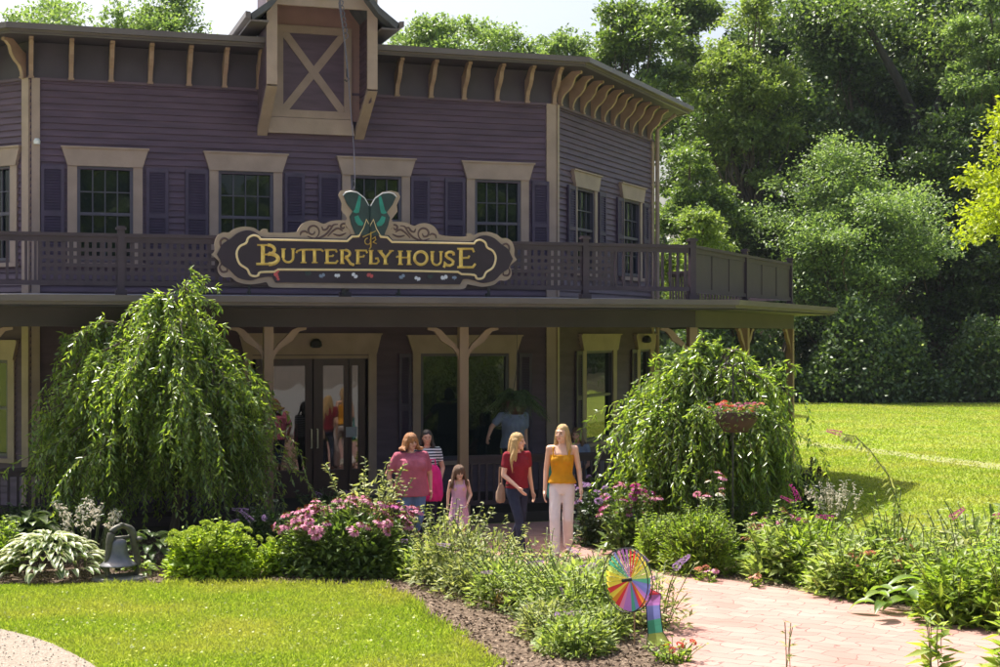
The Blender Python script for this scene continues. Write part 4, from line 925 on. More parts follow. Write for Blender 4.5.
PT = {'lime': leafmat('lime_bud', (.32, .42, .06), (.50, .58, .12), .3, .6, .2, (1, 1, .5)), 'pink': petal('petal_pink', (.50, .13, .27), (.72, .34, .45)), 'deep': petal('petal_magenta', (.36, .02, .20), (.58, .08, .36)), 'purple': petal('petal_lilac', (.36, .22, .46), (.55, .40, .60)),
      'white': petal('petal_cream', (.60, .57, .44), (.75, .72, .62)), 'red': petal('petal_red', (.50, .05, .03), (.75, .22, .12)), 'coral': petal('petal_coral', (.6, .22, .15), (.75, .45, .3)), 'cone': leafmat('cone_centre', (.16, .05, .02), (.35, .14, .04), 0, .8, .2),
      'seed': leafmat('seed_head', (.04, .025, .02), (.10, .06, .04), 0, .8, .2)}
FMESH = {}
def flower_mesh(kind):
    if kind in FMESH: return FMESH[kind]
    r = np.random.default_rng(hash(kind) % 99 if False else sum(map(ord, kind))); pts = []
    if kind.startswith('cone'):        # coneflower: drooping ray petals + domed centre
        col = kind.split('_')[1]; n = 13; a = np.linspace(0, 2*np.pi, n, endpoint=False)+r.normal(size=n)*.08
        D = np.c_[np.cos(a), np.sin(a), np.full(n, -.35)]; B = np.c_[np.cos(a)*.008, np.sin(a)*.008, np.zeros(n)]
        V, Ft = leaf_arrays(B, D, .042, .018, .05, np.tile((0, 0, 3.), (n, 1)), .6)
        m = 26; q = nrm(r.normal(size=(m, 3))); q[:, 2] = np.abs(q[:, 2]); V2, F2 = leaf_arrays(q*.008, q, .014, .010, .1)
        pts = [(V, Ft, 0), (V2, F2, 1)]; mats = [PT[col], PT['cone']]
    elif kind.startswith('spike'):     # butterfly bush panicle: cone of tiny florets, curving
        col = kind.split('_')[1]; n = 170; t = r.uniform(0, 1, n); a = r.uniform(0, 6.28, n); rad = .024*(1-t*.75)
        B = np.c_[np.cos(a)*rad+.05*t*t, np.sin(a)*rad, t*.19]; D = np.c_[np.cos(a), np.sin(a), r.uniform(-.2, .8, n)]
        V, Ft = leaf_arrays(B, D, .014, .011, .15); pts = [(V, Ft, 0)]; mats = [PT[col]]
    elif kind.startswith('ball'):
        col = kind.split('_')[1]; n = 90; q = nrm(r.normal(size=(n, 3))); q[:, 2] = np.abs(q[:, 2])*.7
        V, Ft = leaf_arrays(q*.03, q, .016, .014, .1); pts = [(V, Ft, 0)]; mats = [PT[col]]
    elif kind.startswith('bell'):      # hosta flower spike
        col = kind.split('_')[1]; n = 26; t = r.uniform(.2, 1, n); a = r.uniform(0, 6.28, n)
        B = np.c_[np.zeros(n), np.zeros(n), t*.28-.28]; D = np.c_[np.cos(a), np.sin(a), np.full(n, -.5)]
        V, Ft = leaf_arrays(B, D, .045, .02, .3); pts = [(V, Ft, 0)]; mats = [PT[col]]
    elif kind == 'seedhead':
        n = 40; q = nrm(r.normal(size=(n, 3))); V, Ft = leaf_arrays(q*.008, q, .016, .010, .1); pts = [(V, Ft, 0)]; mats = [PT['seed']]
    Vs, Fs, Ms, o = [], [], [], 0
    for V, Ft, mi in pts: Vs.append(V); Fs.append(Ft+o); Ms.append(np.full(len(Ft), mi)); o += len(V)
    FMESH[kind] = npmesh('flower_head', np.concatenate(Vs), np.concatenate(Fs), mats, np.concatenate(Ms)); return FMESH[kind]
def plant(name, label, base, h, spread, n_stem, lf, ll, lw, sp=.04, lean=.5, flowers=None, nf=0, cat='plant', group=None, seed=0, droop=.25, whorl=2, hvar=.3, low=0., leafup=.25, fs=1, shape='fan', tip_small=True, depth=1.0, fname='flower_head', bush=0, lf2=None):
    r = np.random.default_rng(seed+int(abs(base[0])*100+base[1]*37)); root = empty(name, (base[0], base[1], .0)); tag(root, label, cat, group)
    mb = MB(); Bs, Ds, Ls, tips = [], [], [], []
    n_stem = n_stem if n_stem < 15 else int(n_stem*.72)
    for i in range(n_stem):
        ph = r.uniform(0, 2*np.pi); q = math.sqrt(r.uniform(0, 1)); ox, oy = math.cos(ph)*q, math.sin(ph)*q*depth
        hs = h*(1-hvar*r.uniform(0, 1))*(1-.35*q*q if shape == 'dome' else 1)
        b0 = np.array([ox*spread*.45, oy*spread*.45, 0]); e = np.array([ox*spread*(.45+lean*.55), oy*spread*(.45+lean*.55), hs])+r.normal(size=3)*(.04, .04, 0)
        n = max(4, int(hs/sp)); t = np.linspace(0, 1, n)[:, None]
        bend = np.array([ox, oy, 0])*spread*.25*lean
        P_ = b0*(1-t)+e*t+bend*(t**2-t)*1.0
        if droop: P_[:, 2] -= (t[:, 0]**3)*droop*hs*.25*q; P_[:, :2] += (t**3)*np.array([ox, oy])*droop*hs*.3
        mb.tube([tuple(p) for p in P_[::max(1, n//4)]]+[tuple(P_[-1])], .004+.002*h, 4, False); tips.append((P_[-1], P_[-1]-P_[-2]))
        k = t[:, 0] >= low; Pk = P_[k]; tk = t[k, 0]
        for wv in range(whorl):
            az = r.uniform(0, 6.28)+np.arange(len(Pk))*1.57+wv*np.pi; d = np.c_[np.cos(az), np.sin(az), leafup+r.normal(size=len(Pk))*.25]
            Bs.append(Pk); Ds.append(d); Ls.append((1.05-.55*tk if tip_small else np.ones(len(Pk)))*r.uniform(.7, 1.2, len(Pk)))
    if bush:       # twiggy leafy mass low in the plant
        n = int(bush*.42); q = nrm(r.normal(size=(n, 3)))*np.cbrt(r.uniform(.25, 1, (n, 1))); q[:, 2] = np.abs(q[:, 2])
        Bs.append(q*(spread, spread*depth, h*.78)); d = q+r.normal(size=(n, 3))*.6; Ds.append(d); Ls.append(r.uniform(.6, 1.1, n))
    mb.build('stems', M['stem'], None, fix=False).parent = root
    B = np.concatenate(Bs); D = np.concatenate(Ds); S = np.concatenate(Ls); m = len(B)
    V, Ft = leaf_arrays(B, D, ll*S*1.5, lw*S*1.95, .18, np.tile((0, 0, 1.), (m, 1)), .42)
    leaves('foliage', [(V, Ft, 0)], [LM[lf]], root)
    if flowers:
        kinds = flowers if isinstance(flowers, (list, tuple)) else [flowers]
        idx = r.permutation(len(tips))[:nf] if nf <= len(tips) else np.arange(len(tips))
        for j, i in enumerate(idx):
            p, d = tips[i]; o = link_mesh(fname, flower_mesh(kinds[j % len(kinds)]), root, tuple(p+np.array([0, 0, .005])))
            s = fs*r.uniform(.8, 1.25); o.scale = (s, s, s)
            dv = Vector(d).normalized() if np.linalg.norm(d) > 0 else Vector((0, 0, 1)); dv = (dv+Vector(r.normal(size=3)*.25)+(Vector((r.normal()*1.2, r.normal()*.4, -.5)) if kinds[j % len(kinds)] in ('spike_deep', 'spike_purple') else Vector((0, 0, 0)))).normalized(); o.rotation_euler = dv.to_track_quat('Z', 'Y').to_euler()
    return root
def GB(px, Z): return ((px-CX)/F*Z, Z)
# left bed
plant('spirea_bush', 'rounded bright yellow green bush on the lawn edge right of the bell', GB(212, 18.15), .72, .58, 230, 'spirea', .07, .032, .04, .9, 'ball_lime', 60, whorl=2, hvar=.25, shape='dome', bush=4200, droop=.1, seed=1, fs=1.3, cat='shrub', depth=.7)
plant('low_bush', 'small yellow green bush between bright bush and pink coneflowers', GB(276, 18.3), .50, .26, 60, 'spirea', .07, .030, .04, .8, 'ball_lime', 14, seed=2, bush=900, shape='dome', cat='shrub')
plant('coneflower_clump', 'big dark mound of pink coneflowers at the lawn edge', GB(343, 18.4), .98, .86, 240, 'cone_leaf', .085, .030, .05, .95, 'cone_pink', 95, seed=3, shape='dome', hvar=.2, bush=7000, droop=.1, fs=1.5, depth=.7, group='coneflowers')
plant('coneflower_clump', 'magenta flower cluster in front of the woman in the pink shirt', GB(402, 18.7), .86, .22, 40, 'cone_leaf', .07, .025, .05, .9, ['cone_pink', 'cone_deep'], 36, seed=4, fs=1.5, bush=500, group='coneflowers')
plant('butterfly_bush', 'tall pale leaved butterfly bush rising above the pink coneflowers', GB(368, 18.9), 1.42, .50, 34, 'butterflybush', .10, .030, .06, 1.0, seed=5, low=.25, hvar=.35, bush=600, cat='shrub')
plant('leafy_plant', 'bright green leafy plant at the left frame edge', GB(-2, 18.6), .72, .28, 50, 'bright', .08, .035, .05, .8, seed=6, bush=500)
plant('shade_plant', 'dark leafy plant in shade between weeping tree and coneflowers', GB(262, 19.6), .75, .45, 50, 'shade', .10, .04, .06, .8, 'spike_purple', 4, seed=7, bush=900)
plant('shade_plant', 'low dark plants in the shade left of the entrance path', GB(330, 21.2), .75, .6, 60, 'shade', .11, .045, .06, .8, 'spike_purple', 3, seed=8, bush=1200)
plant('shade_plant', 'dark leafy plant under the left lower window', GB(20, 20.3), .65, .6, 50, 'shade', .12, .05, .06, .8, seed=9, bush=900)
plant('small_shrub', 'small pale green bush beside the mulch at the lawn corner', GB(402, 18.15), .36, .26, 60, 'bright', .05, .022, .04, .9, seed=10, bush=1100, shape='dome', cat='shrub')
# hostas
def hosta(name, label, base, h, spread, n, edge, seed, ll=.24, lw=.13, mat_in='hosta'):
    r = np.random.default_rng(seed); root = empty(name, (base[0], base[1], 0)); tag(root, label, 'plant')
    mb = MB(); 
    for i in range(n):
        q = math.sqrt((i+.5)/n); ph = i*2.4+r.normal()*.2; L_ = ll*r.uniform(.75, 1.15); w_ = lw*r.uniform(.8, 1.15)*.5
        hz = h*(1-.75*q*q)+r.normal()*.02; st = Vector((math.cos(ph)*spread*q*.75, math.sin(ph)*spread*q*.6, max(.06, hz)))
        d = Vector((math.cos(ph), math.sin(ph), 0)); sd_ = Vector((-d.y, d.x, 0)); el0 = R(r.uniform(15, 40)*(1-q*.5)); K = 7; rows = []
        p = st.copy()
        for k in range(K+1):
            t = k/K; el = el0-R(70)*t; rows.append((p.copy(), w_*math.sin(math.pi*min(1, t*.93+.05))**.75*(1.1-.35*t))); p += (d*math.cos(el)+Vector((0, 0, math.sin(el))))*L_/K
        b = len(mb.v)
        for p_, ww in rows:
            tw_ = Vector((0, 0, 1))
            for s_, up_ in ((-1, .35), (-.62, .12), (0, 0), (.62, .12), (1, .35)): mb.v.append(tuple(p_+sd_*ww*s_+tw_*ww*up_))
        for k in range(K):
            for c_ in range(4):
                mb.f.append((b+k*5+c_, b+k*5+c_+1, b+(k+1)*5+c_+1, b+(k+1)*5+c_)); mb.m.append(1 if (edge and c_ in (0, 3)) else 0)
    o = mb.build('leaves', [LM[mat_in], LM['cream']], None, True, fix=False); o.parent = root; return root
hosta('hosta', 'wide mound of cream edged striped hosta leaves left of the bell', GB(50, 18.1), .52, .80, 260, True, 11, .22, .09)
hosta('hosta', 'plain green hosta in shade behind the striped hosta', GB(30, 19.2), .62, .5, 60, False, 12, .26, .16)
hosta('hosta', 'dark green hosta leaves in shade right of the bell', GB(153, 18.9), .42, .40, 46, False, 13, .26, .13)
hosta('hosta', 'low hosta leaves between bell and bright bush', GB(140, 18.25), .20, .22, 26, False, 14, .14, .07, 'bright')
plant('flowering_hosta', 'white bell flower stalks standing behind the bell', GB(88, 18.9), .95, .45, 34, 'shade', .10, .03, .12, .8, 'bell_white', 30, seed=15, low=.8, fs=1.0, fname='flower_spike')
# centre bed butterfly bushes
CB = 'pale butterfly bushes along the path'
plant('butterfly_bush', 'pale butterfly bush with spreading stems in front of the girl', GB(452, 17.5), 1.0, .50, 46, 'butterflybush', .085, .022, .05, 1.7, seed=20, hvar=.45, leafup=.0, bush=1500, group=CB, cat='shrub', droop=.1)
plant('butterfly_bush', 'pale butterfly bush with one cream seed spike left of the red shirt woman', GB(492, 17.0), .90, .46, 30, 'butterflybush', .09, .022, .055, 1.7, 'spike_lime', 2, seed=21, fs=.6, hvar=.5, leafup=.0, bush=700, group=CB, cat='shrub', droop=.1)
plant('butterfly_bush', 'airy pale butterfly bush at the feet of the walking women', GB(545, 16.6), .84, .50, 34, 'butterflybush', .085, .020, .05, 1.7, seed=22, hvar=.5, leafup=.0, bush=400, group=CB, cat='shrub', droop=.1)
plant('butterfly_bush', 'dense green butterfly bush left of the pinwheel', GB(580, 15.2), .80, .56, 90, 'wisp', .08, .020, .045, 1.5, 'spike_purple', 3, seed=23, hvar=.5, bush=3000, leafup=.0, group=CB, cat='shrub')
plant('butterfly_bush', 'low green bush at the mulch edge below the girl', GB(508, 16.3), .60, .46, 80, 'wisp', .07, .020, .045, 1.4, seed=24, bush=2000, leafup=.0, group=CB, cat='shrub')
plant('butterfly_bush', 'pale bush with lilac spikes growing around the pinwheel pole', GB(655, 15.0), .72, .36, 26, 'butterflybush', .08, .020, .05, 1.1, 'spike_purple', 5, seed=25, hvar=.5, bush=500, group=CB, cat='shrub')
plant('butterfly_bush', 'green bush in the lower foreground under the pinwheel tail', GB(575, 13.9), .38, .38, 60, 'wisp', .065, .022, .045, 1.0, seed=26, bush=2000, group=CB, cat='shrub')
plant('lily_clump', 'few salmon flowers low in the green bush below the path', GB(545, 15.9), .40, .35, 30, 'bright', .08, .02, .05, .9, 'cone_coral', 6, seed=27, fs=1.3)
plant('seedling', 'low weedy leaves at the foot of the pinwheel', GB(672, 13.5), .20, .30, 30, 'bright', .06, .03, .04, .9, 'ball_red', 4, seed=28, fs=.8)
plant('low_plant', 'brownish low plant where mulch meets the pale bushes', GB(505, 15.9), .25, .16, 26, 'brownish', .06, .02, .04, .9, seed=29, bush=200)
for i, (px, Z, h_, sp_, lb_) in enumerate(((428, 17.9, .62, .36, 'pale wispy bush beside the small green bush at the mulch'), (470, 16.9, .60, .40, 'pale wispy bush at the mulch edge under the girl'), (540, 15.7, .66, .42, 'pale wispy bush between mulch strip and the dense bush'), (572, 16.2, .56, .40, 'low wispy bush in front of the white trousers'), (612, 15.6, .72, .34, 'pale wispy bush directly behind the pinwheel wheel'), (548, 14.6, .42, .32, 'low wispy bush at the lower mulch edge'), (604, 14.5, .42, .26, 'low wispy bush at the foot of the pinwheel pole'), (598, 17.3, .45, .30, 'airy wispy bush where the path leaves the women'))):
    plant('butterfly_bush', lb_, GB(px, Z), h_, sp_, 44, 'butterflybush' if i % 2 else 'wisp', .08, .020, .05, 1.6, 'spike_purple', 1+i % 3, seed=90+i, hvar=.5, bush=900, group=CB, cat='shrub', droop=.1, leafup=.0, fs=.7)
# right bed
plant('phlox_clump', 'shaded lilac flowers beside the woman in white trousers', GB(594, 20.8), .92, .34, 40, 'shade', .08, .03, .05, .8, 'ball_purple', 16, seed=30, fs=1.2, bush=700)
plant('coneflower_clump', 'upright pink coneflowers left of the weeping tree at the porch corner', GB(628, 19.8), 1.05, .36, 60, 'cone_leaf', .09, .032, .05, .9, ['cone_pink', 'cone_deep'], 34, seed=31, fs=1.35, hvar=.45, bush=900, group='coneflowers')
plant('grassy_bush', 'rounded feathery green bush at the path edge under the basket', GB(700, 18.5), .90, .52, 190, 'bright', .075, .015, .03, .9, seed=32, shape='dome', bush=5200, cat='shrub', depth=.8)
plant('grassy_bush', 'narrow green bush behind the pinwheel wheel', GB(655, 18.9), .72, .30, 90, 'bright', .07, .017, .035, .9, seed=33, bush=1600, cat='shrub')
plant('coneflower_clump', 'few tall pale pink coneflowers above the feathery bush', GB(718, 19.2), 1.22, .25, 12, 'cone_leaf', .07, .02, .08, .8, ['cone_pink', 'cone_white'], 10, seed=34, fs=1.3, group='coneflowers')
plant('coneflower_clump', 'coral pink coneflowers right of the feathery bush', GB(768, 18.6), .80, .34, 50, 'bright', .08, .028, .05, .9, ['cone_coral', 'cone_pink'], 26, seed=35, fs=1.3, hvar=.5, bush=800, group='coneflowers')
plant('butterfly_bush', 'arching butterfly bush with magenta spikes behind the path bend', GB(815, 17.9), .98, .52, 46, 'bright', .095, .024, .05, 1.1, 'spike_deep', 4, seed=36, hvar=.4, bush=1500, cat='shrub', group='butterfly bushes with magenta spikes')
plant('low_bush', 'low green bush at the path edge under the magenta spikes', GB(828, 17.3), .46, .34, 80, 'bright', .05, .018, .04, .9, seed=37, bush=1900, cat='shrub', shape='dome')
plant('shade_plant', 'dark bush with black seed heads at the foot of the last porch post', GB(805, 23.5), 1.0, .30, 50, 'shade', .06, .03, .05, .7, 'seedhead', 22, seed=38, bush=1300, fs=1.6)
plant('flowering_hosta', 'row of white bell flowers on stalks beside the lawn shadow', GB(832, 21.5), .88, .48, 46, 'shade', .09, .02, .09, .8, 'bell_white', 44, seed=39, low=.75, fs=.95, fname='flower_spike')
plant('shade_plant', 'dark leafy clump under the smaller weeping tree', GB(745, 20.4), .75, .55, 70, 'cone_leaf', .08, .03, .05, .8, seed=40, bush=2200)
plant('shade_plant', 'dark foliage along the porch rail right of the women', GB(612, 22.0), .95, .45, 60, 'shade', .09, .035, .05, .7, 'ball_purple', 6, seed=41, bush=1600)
plant('low_bush', 'pale green low plants beside the path bend', GB(870, 16.7), .50, .42, 60, 'bright', .08, .03, .045, .9, 'ball_coral', 8, seed=42, bush=1200, fs=1.3)
plant('butterfly_bush', 'leggy butterfly bush with drooping magenta tips at the right edge', GB(968, 16.4), 1.05, .62, 40, 'butterflybush', .11, .030, .06, 1.1, 'spike_deep', 3, seed=43, hvar=.4, bush=700, cat='shrub', group='butterfly bushes with magenta spikes')
plant('leafy_plant', 'tall yellow green leafy plant at the right frame edge', GB(1000, 15.6), .98, .42, 44, 'bright', .12, .03, .05, .9, seed=44, hvar=.4, bush=500)
plant('milkweed', 'tall stem plant with hanging dark pods left of the broad leaves', GB(895, 16.9), 1.28, .20, 7, 'bright', .10, .028, .07, .8, seed=45, hvar=.3)
hosta('broadleaf_plant', 'broad upright glossy leaves at the path edge on the right', GB(938, 15.9), .42, .36, 13, False, 46, .42, .20, 'big_leaf')
hosta('broadleaf_plant', 'low spreading broad leaves hanging over the path bend', GB(900, 15.6), .30, .40, 12, False, 47, .38, .15, 'big_leaf')
plant('low_plant', 'green and brown low stems between the broad leaves and lawn', GB(925, 17.2), .66, .5, 60, 'bright', .09, .03, .05, .9, 'ball_coral', 10, seed=48, bush=900, fs=1.2)
for i, (px, Z, h_, sp_, lf_, lb_) in enumerate(((848, 16.9, .62, .40, 'wisp', 'leafy green plant at the path bend left of the broad leaves'), (885, 17.5, .80, .36, 'wisp', 'leafy stems behind the broad leaves on the right'), (955, 15.3, .70, .36, 'bright', 'leafy green clump between broad leaves and right frame edge'), (990, 16.8, .95, .50, 'wisp', 'tall loose leafy mass against the lawn at the right edge'), (1012, 14.9, .78, .34, 'bright', 'dense leafy plant cut by the right frame edge'), (925, 16.5, .72, .40, 'wisp', 'upright leafy plant directly behind the broad glossy leaves'), (778, 18.0, .62, .36, 'wisp', 'leafy clump under the coral coneflowers'))):
    plant('leafy_plant', lb_, GB(px, Z), h_*1.2, sp_*1.1, 50, lf_, .13, .034, .055, 1.2, seed=120+i, hvar=.5, bush=700, leafup=.0)
# one long arching stem with a magenta spike over the lawn
root = empty('arching_stem', (*GB(905, 17.1), 0)); tag(root, 'single tall arching butterfly bush stem with magenta tip over the lawn', 'plant')
pts = [W(908, 580, 17.1), W(905, 540, 17.1), W(898, 505, 17.05), W(888, 475, 17.0), W(870, 450, 17.0), W(855, 436, 17.0), W(842, 434, 17.0)]
pts = [Vector((root.location.x, root.location.y, 0))]+[Vector(p) for p in pts]
mb = MB(); mb.tube(pts, [.012, .010, .009, .008, .007, .006, .005, .004], 5); mb.build('stems', M['stem'], root)
B, D = [], []; rr_ = np.random.default_rng(4)
for i in range(1, len(pts)-1):
    for t in np.linspace(0, 1, 6)[:-1]:
        p = pts[i].lerp(pts[i+1], t)-root.location
        for s_ in (-1, 1): B.append(tuple(p)); D.append((s_*rr_.uniform(.4, .9), rr_.normal()*.4, -.9))
V, Ft = leaf_arrays(np.array(B), np.array(D), rr_.uniform(.08, .14, len(B)), .035, .3); leaves('foliage', [(V, Ft, 0)], [LM['butterflybush']], root)
o = link_mesh('flower_spike', flower_mesh('spike_deep'), root, tuple(pts[-1]-root.location)); o.rotation_euler = Vector((-1, 0, .25)).to_track_quat('Z', 'Y').to_euler()
# young sprouts in the foreground
for px, Z, h_, lb_, s in ((787, 13.2, .42, 'thin young sprout in front of the paving, middle of the path edge', 60), (933, 13.1, .52, 'leafy young sprout with long leaves in front of the paving', 61), (1003, 12.9, .62, 'broad leaved shoot at the bottom right corner', 62)):
    plant('young_plant', lb_, GB(px, Z), h_, .06+.14*(s > 60), 3 if s == 60 else 5, 'bright' if s > 60 else 'butterflybush', .07 if s == 60 else .17, .02 if s == 60 else .040, .075, .6, seed=s, hvar=.1)
# little path-side flowers
for i, (px, Z, k, lb_) in enumerate(((712, 17.75, 'cone_pink', 'lone pink flower lying low at the path edge by the feathery bush'), (757, 17.4, 'cone_coral', 'small seedlings with a coral flower at the path edge'), (700, 17.9, 'ball_coral', 'tiny orange flower seedling on the mulch'))):
    plant('seedling', lb_, GB(px, Z), .16, .12, 6, 'bright', .05, .025, .03, .8, k, 3, seed=70+i)

# ------------------------------------------------------------------ fern basket, flower basket on crook
fc = Vector(W(517, 400, 22.9)); root = empty('hanging_fern', tuple(fc)); tag(root, 'big dark fern in a basket hanging from the porch ceiling', 'hanging plant')
r_ = np.random.default_rng(77); B, D, L_ = [], [], []; mb = MB()
for i in range(85):
    ph = r_.uniform(0, 6.28); el = r_.uniform(.1, 1.3); ln = r_.uniform(.35, .62); d = np.array([math.cos(ph)*math.cos(el), math.sin(ph)*math.cos(el), math.sin(el)])
    t = np.linspace(0, 1, 26)[:, None]; P_ = d*t*ln-np.array([0, 0, 1])*t**2*ln*.75; mb.tube([tuple(p) for p in P_[::6]], .003, 3, False)
    tan = nrm(np.gradient(P_, axis=0)); sd_ = nrm(np.cross(tan, (0, 0, 1.)))
    for s_ in (-1, 1): B.append(P_); D.append(sd_*s_+tan*.4-np.array([0, 0, .25])); L_.append(.075*np.sin(np.clip(t[:, 0]*2.6+.4, 0, 3.1)))
B = np.concatenate(B); D = np.concatenate(D); L_ = np.concatenate(L_); V, Ft = leaf_arrays(B, D, L_+.01, .016, .1, np.tile((0, 0, 1.), (len(B), 1)))
mb.build('stems', M['stem'], None, fix=False).parent = root; leaves('fronds', [(V, Ft, 0)], [LM['fern']], root)
M['pot'] = mat('basket_brown', (.07, .04, .03), .8, .2, 12)
mb = MB(); mb.lathe([(0, -.22), (.09, -.22), (.15, -.12), (.17, 0), (.16, .01), (.0, .01)], (0, 0, 0), 16); mb.build('basket', M['pot'], None, True).parent = root
mb = MB()
for k in range(3): a = k*2.094; mb.tube([(.16*math.cos(a), .16*math.sin(a), 0), (0, 0, .5)], .004, 4)
mb.tube([(0, 0, .5), (0, 0, 3.33-fc.z)], .004, 4); mb.build('hanger', M['black'], None).parent = root
# crook
cb = GB(733, 19.4); root = empty('shepherd_crook', (*cb, 0)); tag(root, 'black double shepherd crook pole holding the flower basket', 'garden hook')
zt2 = W(733, 363, 19.4)[2]
mb = MB(); mb.tube([(cb[0], cb[1], 0), (cb[0], cb[1], zt2-.12)], .013, 7)
for s_ in (-1, 1): mb.tube([(cb[0], cb[1], zt2-.14)]+[(cb[0]+s_*(.075-.075*math.cos(t)), cb[1], zt2-.10+.10*math.sin(t)) for t in np.linspace(0, 3.0, 9)]+[(cb[0]+s_*.165, cb[1], zt2-.2)], .009, 6)
mb.build('pole', M['black'], root)
bz = W(735, 412, 19.4)[2]; root = empty('flower_basket', (cb[0]+.03, cb[1]-.06, bz)); root.scale = (1.3, 1.3, 1.15); tag(root, 'round basket of red and pink flowers hanging on the crook', 'hanging basket')
mb = MB(); mb.lathe([(0, -.22), (.12, -.22), (.20, -.1), (.235, .0), (.22, .01), (0, .0)], (0, 0, 0), 18); mb.build('basket', M['pot'], None, True).parent = root
mb = MB()
for k in range(4): a = k*1.57+.4; mb.tube([(.22*math.cos(a), .22*math.sin(a), 0), (-.03, .06, .40)], .003, 4)
mb.build('hanger', M['black'], None).parent = root
n = 700; q = r_.normal(size=(n, 3))*(.14, .14, .03)+(0, 0, .03); V, Ft = leaf_arrays(q, r_.normal(size=(n, 3))+(0, 0, .3), .045, .025, .2)
n2 = 160; a = r_.uniform(0, 6.28, n2); q2 = np.c_[np.cos(a)*.24, np.sin(a)*.24, -r_.uniform(-.05, .35, n2)*.5]; V2, F2 = leaf_arrays(q2, r_.normal(size=(n2, 3))-(0, 0, .8), .05, .022, .2)
leaves('foliage', [(V, Ft, 0), (V2, F2, 0)], [LM['cone_leaf']], root)
for k in range(40):
    a = r_.uniform(0, 6.28); q = .27*math.sqrt(r_.uniform(.2, 1)); o = link_mesh('flower_head', flower_mesh(['ball_red', 'ball_coral', 'ball_pink'][k % 3]), root, (q*math.cos(a), q*math.sin(a), .055+r_.uniform(-.04, .05))); s = r_.uniform(.5, .95); o.scale = (s, s, s)

# ------------------------------------------------------------------ bell
bx, by = GB(121, 18.0); root = empty('farm_bell', (bx, by, 0)); tag(root, 'old weathered cast iron bell in a yoke on a stone slab', 'bell')
M['iron'] = mat('weathered_iron', (.11, .105, .085), .6, .35, 10, metal=.35, bump=.3, bscale=40); M['stone'] = mat('flat_stone', (.33, .30, .26), .9, .2, 6, bump=.5)
M['bell'] = mat('bell_grey_paint', (.16, .16, .17), .42, .25, 9, metal=.5)
bp = [(.0, .46), (.05, .46), (.085, .445), (.10, .42), (.105, .38), (.112, .32), (.125, .26), (.15, .21), (.185, .175), (.215, .155), (.22, .145), (.205, .14), (.17, .165), (.12, .22), (.09, .30), (0, .40)]
mb = MB(); mb.lathe([(r, z) for r, z in bp], (bx-.03, by-.02, .03), 28); mb.build('bell', M['bell'], root, True)
mb = MB(); mb.lathe([(0, 0), (.03, .01), (.035, .04), (.02, .07), (0, .08)], (bx-.03, by-.02, .10), 10); mb.tube([(bx-.03, by-.02, .17), (bx-.03, by-.02, .4)], .008, 6); mb.build('clapper', M['iron'], root, True)
mb = MB()     # yoke: an upright oval arch with thick flanks, seen obliquely
path = [(-.17, .02), (-.185, .15), (-.16, .32), (-.145, .46), (-.12, .56), (-.06, .605), (0, .62), (.06, .605), (.12, .56), (.145, .46), (.17, .32), (.205, .15), (.18, .02)]
ca, sa = math.cos(R(35)), math.sin(R(35))
pp = catm(path, 4); wd_ = [.03 for _ in pp]
mb.tube([(bx+.01+a*ca, by+a*sa, z+.02) for a, z in pp], [.030+.018*math.sin(math.pi*i/(len(pp)-1)*2)**2 for i in range(len(pp))], 8)
mb.lathe([(0, .66), (.03, .655), (.035, .63), (.02, .61), (0, .61)], (bx+.01, by, .02), 10)
mb.tube([(bx-.12, by-.09, .50), (bx+.14, by+.09, .50)], .022, 7); mb.lathe([(0, 0), (.035, 0), (.045, .03), (.03, .06), (0, .065)], (bx+.2, by+.08, .44), 10)
mb.tube([(bx-.13, by-.1, .04), (bx+.16, by+.13, .04)], .035, 7); mb.build('yoke', M['iron'], root, True)
slab = MB(); slab.prism(smoothpoly([(bx-.30, by-.26), (bx+.25, by-.24), (bx+.33, by+.15), (bx-.1, by+.26), (bx-.32, by+.1)], 1), lambda a, b, d: (a, b, d), .0, .035)
tag(slab.build('stone_slab', M['stone'], None, loc=(bx, by, 0)), 'flat pale stone slab under the old bell', 'stone')
rk = MB(); c0 = Vector((*GB(470, 18.9), 0))
def rock(name, label, px, Z, s, seed):
    r = np.random.default_rng(seed); bm = bmesh.new(); bmesh.ops.create_icosphere(bm, subdivisions=3, radius=1)
    d = r.normal(size=(5, 3)); 
    for v in bm.verts: k = 1+.16*math.sin(v.co.x*3+d[0][0])+.14*math.sin(v.co.y*4+d[1][0])+.05*r.normal(); v.co = Vector((v.co.x*s[0]*k, v.co.y*s[1]*k, v.co.z*s[2]*k+s[2]*.5))
    me = bpy.data.meshes.new(name); bm.to_mesh(me); bm.free(); me.materials.append(M['stone']); x, y = GB(px, Z); tag(link_mesh(name, me, None, (x, y, 0)), label, 'rock')
rock('garden_rock', 'pale rounded boulder on the path side behind the pinwheel', 597, 18.7, (.22, .16, .10), 1)
rock('garden_rock', 'grey stone at the edge of the pink coneflower mound', 428, 19.0, (.16, .12, .08), 2)

